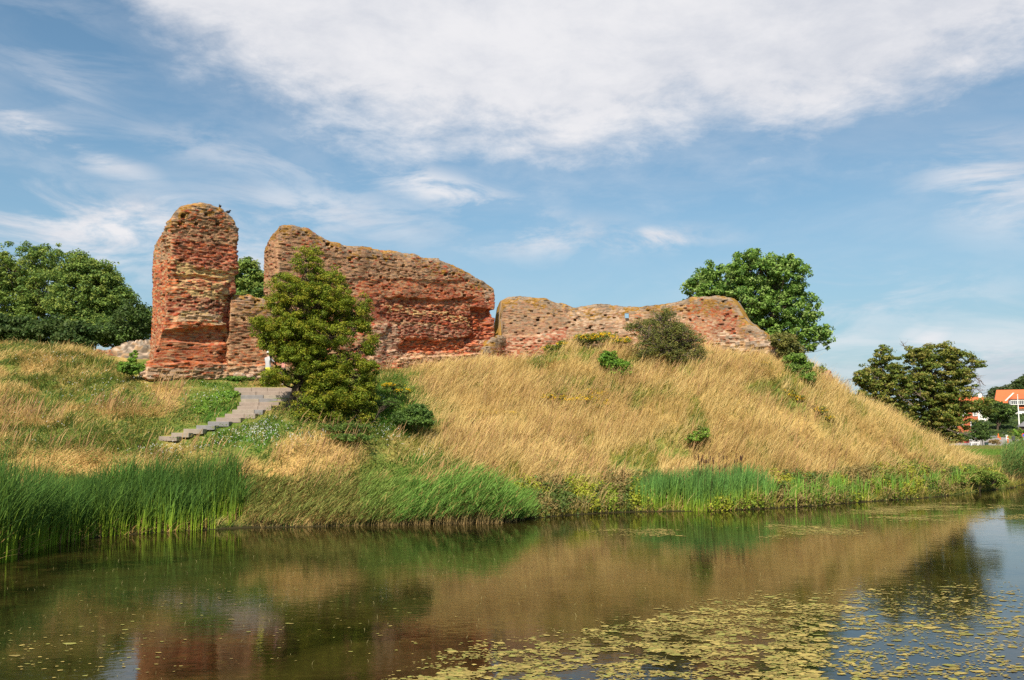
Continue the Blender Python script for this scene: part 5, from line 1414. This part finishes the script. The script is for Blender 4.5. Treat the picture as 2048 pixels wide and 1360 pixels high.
def tile_mat(m, col):
    g = NT(m.node_tree); out = g.n('ShaderNodeOutputMaterial'); p = g.n('ShaderNodeBsdfPrincipled'); p.inputs['Roughness'].default_value = 0.8
    oc = g.n('ShaderNodeTexCoord').outputs['Object']; sp = g.n('ShaderNodeSeparateXYZ'); g.l(oc, sp.inputs[0])
    w = g.m('SINE', g.m('MULTIPLY', sp.outputs[0], 26.0)); w2 = g.m('SINE', g.m('MULTIPLY', sp.outputs[2], 24.0))
    k = g.m('ADD', g.m('MULTIPLY', w, 0.08), g.m('ADD', g.m('MULTIPLY', w2, 0.08), g.m('MULTIPLY_ADD', g.noise(oc, 1.2, 5), 0.35, 0.82)))
    v = g.n('ShaderNodeVectorMath', operation='SCALE'); v.inputs[0].default_value = col; g.l(k, v.inputs['Scale'])
    g.l(v.outputs[0], p.inputs['Base Color']); g.l(p.outputs[0], out.inputs[0])
tile_mat(M_TILE, (0.50, 0.115, 0.035))
M_WHITE = mat('white render', (0.75, 0.74, 0.72), 0.8); M_GREYW = mat('grey cladding', (0.28, 0.29, 0.32), 0.7); M_GLASS = mat('window glass', (0.05, 0.06, 0.07), 0.08, spec=0.6)
M_REDBR = mat('red brickwork', (0.42, 0.12, 0.06), 0.9, nscale=8, namp=0.2); M_SLATE = mat('grey roofing', (0.16, 0.155, 0.165), 0.8, nscale=3, namp=0.2)
M_BLACK = mat('black paint', (0.03, 0.03, 0.035), 0.6); M_ORNG = mat('orange plastic', (0.75, 0.14, 0.03), 0.5); M_POLE = mat('white pole paint', (0.78, 0.76, 0.73), 0.5)

def white_house():
    D = 190.0; k = D / F
    X = lambda px: (px - CX) * k; Zz = lambda py: EYE + (HOR - py) * k
    gx0, gx1 = X(1984), X(2160); zr = Zz(779); ze = Zz(812); z0 = Zz(848)
    root = empty('white_house', (gx0, D, z0), 'white walled house with orange tile roof and a long window band on the right bank', 'house')
    ox, oy, oz = gx0, D, z0
    root.rotation_euler = (0, 0, -math.radians(26))
    L = gx1 - gx0
    dpt = 8.0
    mesh_obj('wall', lambda bm: box_bm(bm, .35, L - .35, .2, dpt, 0, ze - z0 - .05), M_WHITE, root)
    hip = (1993 - 1984) * k
    def roof(bm):
        e = 0.35; zt = zr - z0; zb = ze - z0 - .6
        a = [(0, -e, zb), (L, -e, zb), (L, dpt + e, zb), (0, dpt + e, zb)]; r = [(hip, dpt * .5, zt), (L - hip, dpt * .5, zt)]
        v = [bm.verts.new(c) for c in a + r]
        for f in ((0, 1, 5, 4), (2, 3, 4, 5), (1, 2, 5), (3, 0, 4), (3, 2, 1, 0)): bm.faces.new([v[i] for i in f])
    rf = mesh_obj('roof', roof, M_TILE, root)
    # two shed dormers: a white verge board on the left, grey cheek, band of windows
    for (xa, xb, xv) in ((2014, 2044, 2004), (2058, 2090, 2041)):
        x0 = X(xa) - ox; x1 = X(xb) - ox; xl = X(xv) - ox
        zb = Zz(811) - oz; zt_ = Zz(800) - oz
        dm = mesh_obj('dormer', lambda bm: prism_bm(bm, [(x0 - .25, zb), (x1, zb), (x1, zt_), (x0 - .25, zt_)], -.50, 3.2), M_GREYW, root)
        mesh_obj('dormer_roof', lambda bm: slab(bm, [(x0 - .3, -.75, zt_ + .02), (x1 + .2, -.75, zt_ + .02), (x1 + 1.2, 3.6, Zz(787) - oz), (x0 + .9, 3.6, Zz(787) - oz)], .12), M_TILE, dm)
        # sloping white verge board
        mesh_obj('verge_board', lambda bm: slab(bm, [(xl, -.95, Zz(802.5) - oz), (xl + .3, -.95, Zz(802.5) - oz), (xl + 1.9, -.85, Zz(787) - oz), (xl + 1.6, -.85, Zz(787) - oz)], .1), M_WHITE, dm)
        wnd = mesh_obj('window', lambda bm: box_bm(bm, x0 + .15, x1 - .1, -.545, -.515, Zz(810) - oz, Zz(801.5) - oz), M_GLASS, root)
        def fr(bm):
            n = 8; w = (x1 - .1 - x0 - .15) / n
            for i in range(n + 1): box_bm(bm, x0 + .11 + i * w, x0 + .19 + i * w, -.60, -.55, Zz(810) - oz, Zz(801.5) - oz)
            box_bm(bm, x0 + .05, x1, -.62, -.602, Zz(802.3) - oz, Zz(801.2) - oz); box_bm(bm, x0 + .05, x1, -.62, -.602, Zz(810.4) - oz, Zz(809.4) - oz)
        mesh_obj('window_frame', fr, M_WHITE, wnd)
    for (xa, xb, ya, yb) in ((2034, 2037, 814.5, 818), (2038, 2041, 814.5, 818), (2056, 2064, 815, 824), (2078, 2086, 815, 824)):
        w = mesh_obj('window', lambda bm: box_bm(bm, X(xa) - ox, X(xb) - ox, .12, .19, Zz(yb) - oz, Zz(ya) - oz), M_GLASS, root)
        mesh_obj('window_frame', lambda bm: (box_bm(bm, X(xa) - ox - .06, X(xb) - ox + .06, .08, .115, Zz(ya) - oz, Zz(ya) - oz + .08), box_bm(bm, (X(xa) + X(xb)) / 2 - ox - .03, (X(xa) + X(xb)) / 2 - ox + .03, .08, .115, Zz(yb) - oz, Zz(ya) - oz)), M_WHITE, w)
white_house()

def red_house():
    D = 150.0; k = D / F
    X = lambda px: (px - CX) * k; Zz = lambda py: EYE + (HOR - py) * k
    ox, oz = X(1893), Zz(880)
    root = empty('brick_house', (ox, D, oz), 'red brick house with white windows and pale plinth behind the windswept hawthorns', 'house')
    root.rotation_euler = (0, 0, -math.radians(24))
    W = X(1946) - ox; ze = Zz(818) - oz; zp = Zz(866) - oz
    mesh_obj('wall', lambda bm: box_bm(bm, 0, W, 0, 7, zp, ze), M_REDBR, root)
    mesh_obj('plinth', lambda bm: box_bm(bm, -.06, W + .06, -.06, 7.06, 0, zp - .004), M_WHITE, root)
    mesh_obj('roof', lambda bm: [prism_r(bm, W, ze)], M_TILE, root)
    for (xa, xb, ya, yb) in ((1899, 1905, 842, 855), (1912, 1918, 838, 850), (1933, 1941, 842, 855), (1903, 1908, 822, 832), (1920, 1926, 822, 832), (1938, 1944, 822, 832)):
        w = mesh_obj('window', lambda bm: box_bm(bm, X(xa) - ox, X(xb) - ox, -.04, .02, Zz(yb) - oz, Zz(ya) - oz), M_GLASS, root)
        def fr(bm):
            x0, x1, z0, z1 = X(xa) - ox, X(xb) - ox, Zz(yb) - oz, Zz(ya) - oz
            for (a, b, c, d) in ((x0 - .08, x0 + .04, z0, z1), (x1 - .04, x1 + .08, z0, z1), ((x0 + x1) / 2 - .04, (x0 + x1) / 2 + .04, z0, z1)): box_bm(bm, a, b, -.075, -.043, c, d)
            for c in (z0 - .06, (z0 + z1) / 2 - .03, z1 - .02): box_bm(bm, x0 - .1, x1 + .1, -.10, -.078, c, c + .08)
        mesh_obj('window_frame', fr, M_WHITE, w)
def prism_r(bm, W, ze):
    e = .4
    v = [bm.verts.new(c) for c in ((-e, -e, ze), (W + e, -e, ze), (W + e, 7 + e, ze), (-e, 7 + e, ze), (1.2, 3.5, ze + 2.3), (W - 1.2, 3.5, ze + 2.3))]
    for f in ((0, 1, 5, 4), (2, 3, 4, 5), (1, 2, 5), (3, 0, 4), (3, 2, 1, 0)): bm.faces.new([v[i] for i in f])
red_house()

def orange_roof_house():
    D = 215.0; k = D / F
    X = lambda px: (px - CX) * k; Zz = lambda py: EYE + (HOR - py) * k
    ox, oz = X(1928), Zz(850)
    root = empty('gabled_house', (ox, D, oz), 'distant house whose orange roof shows just left of the white house', 'house')
    root.rotation_euler = (0, 0, -math.radians(25))
    W = X(1972) - ox; ze = Zz(812) - oz
    mesh_obj('wall', lambda bm: box_bm(bm, 0, W, 0, 7, 0, ze - .004), M_WHITE, root)
    mesh_obj('roof', lambda bm: prism_r(bm, W, ze), M_TILE, root).scale = (1, 1, 1)
    mesh_obj('chimney', lambda bm: box_bm(bm, W - 2.2, W - 1.5, 3.1, 3.9, ze + 1.6, ze + 3.0), M_WHITE, root)
orange_roof_house()

def kiosk():
    D = 140.0; k = D / F
    X = lambda px: (px - CX) * k; Zz = lambda py: EYE + (HOR - py) * k
    ox, oz = X(2031), float(HT(X(2035), D))
    root = empty('kiosk', (ox, D, oz), 'low kiosk with grey hipped roof half hidden behind a hedge at the right edge', 'kiosk')
    root.rotation_euler = (0, 0, -math.radians(27))
    W = X(2090) - ox; ze = Zz(853) - oz; zt = Zz(838) - oz
    mesh_obj('wall', lambda bm: box_bm(bm, .3, W, .3, 4, 0, ze - .004), mat('dark boards', (0.06, 0.04, 0.035), 0.8), root)
    def rf(bm):
        v = [bm.verts.new(c) for c in ((0, 0, ze), (W, 0, ze), (W, 4.4, ze), (0, 4.4, ze), (1.4, 2.2, zt), (W - 1.4, 2.2, zt), (0, 0, ze + .12), (W, 0, ze + .12))]
        for f in ((0, 1, 5, 4), (2, 3, 4, 5), (1, 2, 5), (3, 0, 4), (3, 2, 1, 0)): bm.faces.new([v[i] for i in f])
        bmesh_del(bm, v[6:])
    mesh_obj('roof', rf, M_SLATE, root)
    mesh_obj('door', lambda bm: box_bm(bm, 2.0, 2.9, .24, .29, 0.02, 2.0), M_GREYW, root)
def bmesh_del(bm, vs):
    for v in vs: bm.verts.remove(v)
kiosk()

def lathe(bm, prof, k=12, c=(0, 0)):
    rings = []
    for r, z in prof:
        rings.append([bm.verts.new((c[0] + r * math.cos(2 * math.pi * i / k), c[1] + r * math.sin(2 * math.pi * i / k), z)) for i in range(k)])
    for a, b in zip(rings, rings[1:]):
        for i in range(k): bm.faces.new((a[i], a[(i + 1) % k], b[(i + 1) % k], b[i]))
    bm.faces.new(rings[0][::-1]); bm.faces.new(rings[-1])
def place(px, D):
    x = (px - CX) / F * D * CP; return (x, D, float(HT(x, D)) + 0.05)
# flagpole
root = empty('flagpole', place(2039, 150), 'slender white flagpole in front of the white house', 'flagpole')
mesh_obj('pole', lambda bm: lathe(bm, [(.14, 0), (.10, 3), (.05, 7.0)], 10), M_POLE, root)
mesh_obj('finial', lambda bm: lathe(bm, [(.03, 7.004), (.10, 7.08), (.10, 7.16), (.02, 7.22)], 10), M_POLE, root)
# orange marker posts
proto = None
for px, D, h, lab in ((1996, 150, .75, 'short orange traffic cone, left of the pair on the asphalt'), (1999.5, 147, .6, 'lower orange traffic cone right beside the other cone'), (2014.5, 142, 1.15, 'tall orange marker post standing alone on the asphalt')):
    r = empty('traffic_cone' if h < 1 else 'marker_post', place(px, D), lab, 'cone' if h < 1 else 'post', 'orange markers on the parking area')
    if h < 1:
        mesh_obj('base', lambda bm: box_bm(bm, -.2, .2, -.2, .2, 0, .04), M_ORNG, r)
        mesh_obj('cone', lambda bm: lathe(bm, [(.16, .044), (.10, h * .45), (.04, h)], 12), M_ORNG, r)
    else:
        mesh_obj('base', lambda bm: lathe(bm, [(.22, 0), (.22, .08)], 12), M_BLACK, r)
        mesh_obj('post', lambda bm: lathe(bm, [(.10, .084), (.09, h), (.05, h + .05)], 12), M_ORNG, r)
        mesh_obj('reflector_band', lambda bm: lathe(bm, [(.105, h * .7), (.105, h * .8)], 12), M_WHITE, r)
root = empty('stone_post', place(2012.6, 145), 'pale post standing just behind the tall orange marker', 'post')
mesh_obj('shaft', lambda bm: box_bm(bm, -.13, .13, -.13, .13, 0, 1.05, .02), M_WHITE, root)
mesh_obj('cap', lambda bm: box_bm(bm, -.17, .17, -.17, .17, 1.053, 1.15, .02), M_WHITE, root)
root = empty('parking_meter', place(2026, 142), 'dark grey ticket machine at the left end of the kiosk hedge', 'machine')
mesh_obj('stand', lambda bm: box_bm(bm, -.12, .12, -.1, .1, 0, .5, .01), M_BLACK, root)
mesh_obj('housing', lambda bm: box_bm(bm, -.24, .24, -.18, .18, .504, 1.25, .03), mat('dark metal', (0.08, 0.08, 0.09), 0.5), root)
root = empty('litter_bin', place(1971.5, 126), 'small dark litter bin at the near edge of the asphalt', 'bin')
mesh_obj('bin_body', lambda bm: lathe(bm, [(.22, 0), (.26, .42), (.27, .45)], 14), mat('dark green metal', (0.03, 0.06, 0.05), 0.6), root)
mesh_obj('lid', lambda bm: lathe(bm, [(.28, .454), (.26, .52), (.08, .56)], 14), M_BLACK, root)
def sign(px, D, h, lab, face):
    r = empty('road_sign', place(px, D), lab, 'sign', 'round road signs by the kiosk')
    mesh_obj('post', lambda bm: lathe(bm, [(.035, 0), (.035, h)], 8), M_POLE, r)
    def disc(rad, y0, y1):
        def f(bm):
            a = [bm.verts.new((rad * math.cos(t), y0, h + rad * math.sin(t) - .1)) for t in np.linspace(0, 2 * math.pi, 20, endpoint=False)]
            b = [bm.verts.new((v.co.x, y1, v.co.z)) for v in a]
            bm.faces.new(a); bm.faces.new(b[::-1])
            for i in range(20): bm.faces.new((a[i], b[i], b[(i + 1) % 20], a[(i + 1) % 20]))
        return f
    p = mesh_obj('sign_plate', disc(.32, -.06, -.04), mat('sign back', (0.35, 0.35, 0.42), 0.5) if face is None else mat('sign red', (0.6, 0.03, 0.03), 0.5), r)
    if face: mesh_obj('sign_face', disc(.22, -.066, -.061), mat('sign blue', (0.05, 0.12, 0.5), 0.5), p)
sign(2042, 136, 1.75, 'greyish round road sign on a pole before the kiosk', None)
sign(2046.5, 134, 1.55, 'red rimmed blue round road sign at the right edge', 1)
root = empty('info_board', place(1951, 138), 'blue notice board among the shrubs below the brick house', 'sign')
for sx in (-.5, .5): mesh_obj('leg', lambda bm: box_bm(bm, sx - .03, sx + .03, -.03, .03, 0, 1.35), M_POLE, root)
mesh_obj('panel', lambda bm: box_bm(bm, -.6, .6, -.08, -.035, .95, 1.4, .01), mat('blue panel', (0.05, 0.16, 0.45), 0.5), root)
root = empty('bench', place(1947, 128), 'low white bench in front of the dark rounded shrub', 'bench')
mesh_obj('seat', lambda bm: box_bm(bm, -.6, .6, -.2, .2, .40, .48, .01), M_WHITE, root)
for sx in (-.45, .45): mesh_obj('leg', lambda bm: box_bm(bm, sx - .05, sx + .05, -.17, .17, 0, .396), M_WHITE, root)
root = empty('garden_shed', place(1920, 142), 'dark red shed under the plinth of the brick house', 'shed')
mesh_obj('wall', lambda bm: box_bm(bm, 0, 1.4, 0, 1.5, 0, 1.1), mat('dark red boards', (0.16, 0.03, 0.025), 0.8), root)
mesh_obj('roof', lambda bm: slab(bm, [(-.15, -.15, 1.11), (1.55, -.15, 1.11), (1.55, 1.6, 1.4), (-.15, 1.6, 1.4)], .07), M_SLATE, root)
mesh_obj('door', lambda bm: box_bm(bm, .35, 1.0, -.04, -.004, .02, .98), mat('red door', (0.3, 0.03, 0.03), 0.7), root)
root = empty('low_fence', place(1981, 150), 'low grey rail fence between shrub and traffic cones', 'fence')
mesh_obj('rail', lambda bm: (box_bm(bm, 0, 1.2, -.02, .02, .30, .38), box_bm(bm, 0, 1.2, -.02, .02, .10, .16)), M_GREYW, root)
for i in range(3): mesh_obj('post', lambda bm: box_bm(bm, i * .6 - .04, i * .6 + .04, .024, .10, 0, .45), M_GREYW, root)

def fartree(name, label, px, py, D, lobes, cols=G_DRK, clumps=130, per=40, cr=0.6, leaf=0.16, cat='tree', trunk=0.2, **kw):
    x = (px - CX) / F * D; b = (x, D, float(HT(x, D)))
    return plant(name, label, cat, b, lobes, cols, clumps=clumps, per=per, cr=cr, leaf=leaf, trunk=trunk, shell=0.3, twigs=0.15, twig_r=0.02, density_drop=0.15, **kw)
fartree('rounded_shrub', 'dense dark rounded shrub between the brick house and the asphalt', 1960, 882, 132, [(1958, 855, 16, 16, 132, 1.2), (1955, 870, 22, 12, 132, 1.5), (1968, 868, 12, 12, 132, 1)], G_DRK + G_ASH[:1], 150, 60, .32, .10, cat='bush', trunk=.05)
fartree('low_shrub', 'small dark shrub at the foot of the dark red shed', 1930, 880, 130, [(1930, 874, 10, 8, 130, .7)], G_DRK + G_ASH[:1], 30, 40, .3, .1, cat='bush', trunk=.04)
fartree('garden_tree', 'dark garden tree hanging over the bank left of the white house', 1990, 860, 156, [(1990, 815, 18, 13, 156, 1.8), (2005, 820, 18, 14, 156, 1.6), (2018, 822, 12, 9, 156, 1.2), (1980, 830, 14, 14, 156, 1.2), (2000, 838, 14, 10, 157, 1.2), (2030, 818, 6, 5, 156, .6)], G_DRK + G_ASH[:1], 190, 55, .5, .15)
fartree('backdrop_tree', 'rounded tree top rising behind the left end of the orange roof', 1995, 800, 230, [(1998, 784, 17, 10, 230, 2.5), (1985, 793, 8, 8, 230, 1.5), (2010, 782, 10, 8, 230, 2)], G_DRK + [(0.09, 0.10, 0.05)], 110, 50, .9, .25)
fartree('backdrop_tree', 'larger dark tree top behind the roof at the right edge', 2045, 790, 240, [(2044, 770, 18, 14, 240, 3), (2060, 762, 18, 16, 240, 3), (2034, 778, 8, 6, 240, 1.5)], G_DRK + [(0.07, 0.10, 0.04)], 150, 50, 1.0, .28)
fartree('kiosk_hedge', 'yellow green clipped hedge in front of the kiosk', 2040, 878, 135, [(2036, 866, 10, 9, 135, .9), (2052, 868, 14, 9, 135, .9), (2075, 866, 20, 9, 135, .9)], G_BSH + G_OLV[:1], 90, 50, .32, .10, cat='hedge', trunk=.04)
fartree('garden_hedge', 'dark rough hedge hiding the lower wall of the white house', 2045, 835, 178, [(2030, 836, 12, 9, 178, 1), (2046, 838, 14, 12, 178, 1), (2066, 838, 16, 12, 178, 1)], G_DRK + G_ASH[:1], 90, 50, .6, .16, cat='hedge', trunk=.05)
fartree('dry_shrub', 'low tawny dry plants at the near rim of the asphalt', 1990, 884, 128, [(1990, 883, 12, 4, 128, .6)], [(0.30, 0.20, 0.10), (0.2, 0.16, 0.06)], 30, 40, .25, .07, cat='plants', trunk=.02)

def bank_cover():
    n = 26000
    y = rng.uniform(150, 185, n); r = rng.uniform(0.50, 0.66, n); x = r * y
    z = HT(x, y)
    P = np.stack([x, y, z + rng.uniform(0, 0.7, n) * fbm(x, y, 4, 2)], 1)
    pal = np.array([(0.06, 0.10, 0.025), (0.09, 0.13, 0.03), (0.045, 0.075, 0.02)])
    c = pal[(fbm(x * .3, y * .3, 6, 2) * 5).astype(int) % 3] * rng.uniform(.7, 1.3, (n, 1))
    nv = rng.normal(0, .5, P.shape) + np.array([0, -.5, .7]); nv /= np.linalg.norm(nv, axis=1, keepdims=True)
    V, Q, C = leafset(P, nv, rng.uniform(.12, .3, n), c)
    tag(link('ivy_groundcover', mesh_np('ivy', V, Q, C), M_LEAF), 'dark green creeper covering the garden bank below the white house', 'ground cover', kind='stuff')
    n = 60000
    y = rng.uniform(58, 124, n); r = rng.uniform(0.40, 0.66, n); x = r * y; z = HT(x, y)
    k = (z > 0.15) & (z < 2.4) & (x > 24); x, y, z = x[k], y[k], z[k]; n = len(x)
    v = rng.uniform(0, 1, (n, 1)); c = (np.array([0.10, 0.20, 0.03]) * (1 - v) + np.array([0.17, 0.25, 0.04]) * v)
    dry = fbm(x * .12, y * .12, 3, 3)[:, None] > .56; dry = dry | ((y > 108)[:, None] & (v > .3)); c = np.where(dry, np.array([0.22, 0.20, 0.06]) * (.8 + .4 * v), c)
    a = rng.normal(0, .6, n)
    V, Q, C = blades(np.stack([x, y, z - .02], 1), rng.uniform(.12, .40, n), np.stack([np.cos(a), np.sin(a)], 1), rng.uniform(.1, .7, n), np.full(n, .06), c * .8, c, 2)
    tag(link('meadow_grass', mesh_np('meadow', V, Q, C), M_BLADE), 'green meadow grass between the reed bed and the asphalt', 'grass', kind='stuff')
    # far wood that closes the horizon
    n = 40000
    th = rng.uniform(-1.35, 1.35, n); R_ = rng.uniform(330, 400, n); x = np.sin(th) * R_; y = np.cos(th) * R_
    h = 7 + 6 * fbm(th * 14, th * 0, 8, 4)
    P = np.stack([x, y, HT(x, y) + h * rng.uniform(0, 1, n) ** .7], 1)
    nv = rng.normal(0, .6, P.shape) + np.array([0, -.4, .6]); nv /= np.linalg.norm(nv, axis=1, keepdims=True)
    V, Q, C = leafset(P, nv, rng.uniform(.5, 1.3, n), np.array(G_DRK)[rng.integers(0, 3, n)] * rng.uniform(.7, 1.3, (n, 1)))
    tag(link('far_woods', mesh_np('far_woods', V, Q, C), M_LEAF), 'dark far-off wood along the horizon', 'woods', kind='stuff')
bank_cover()
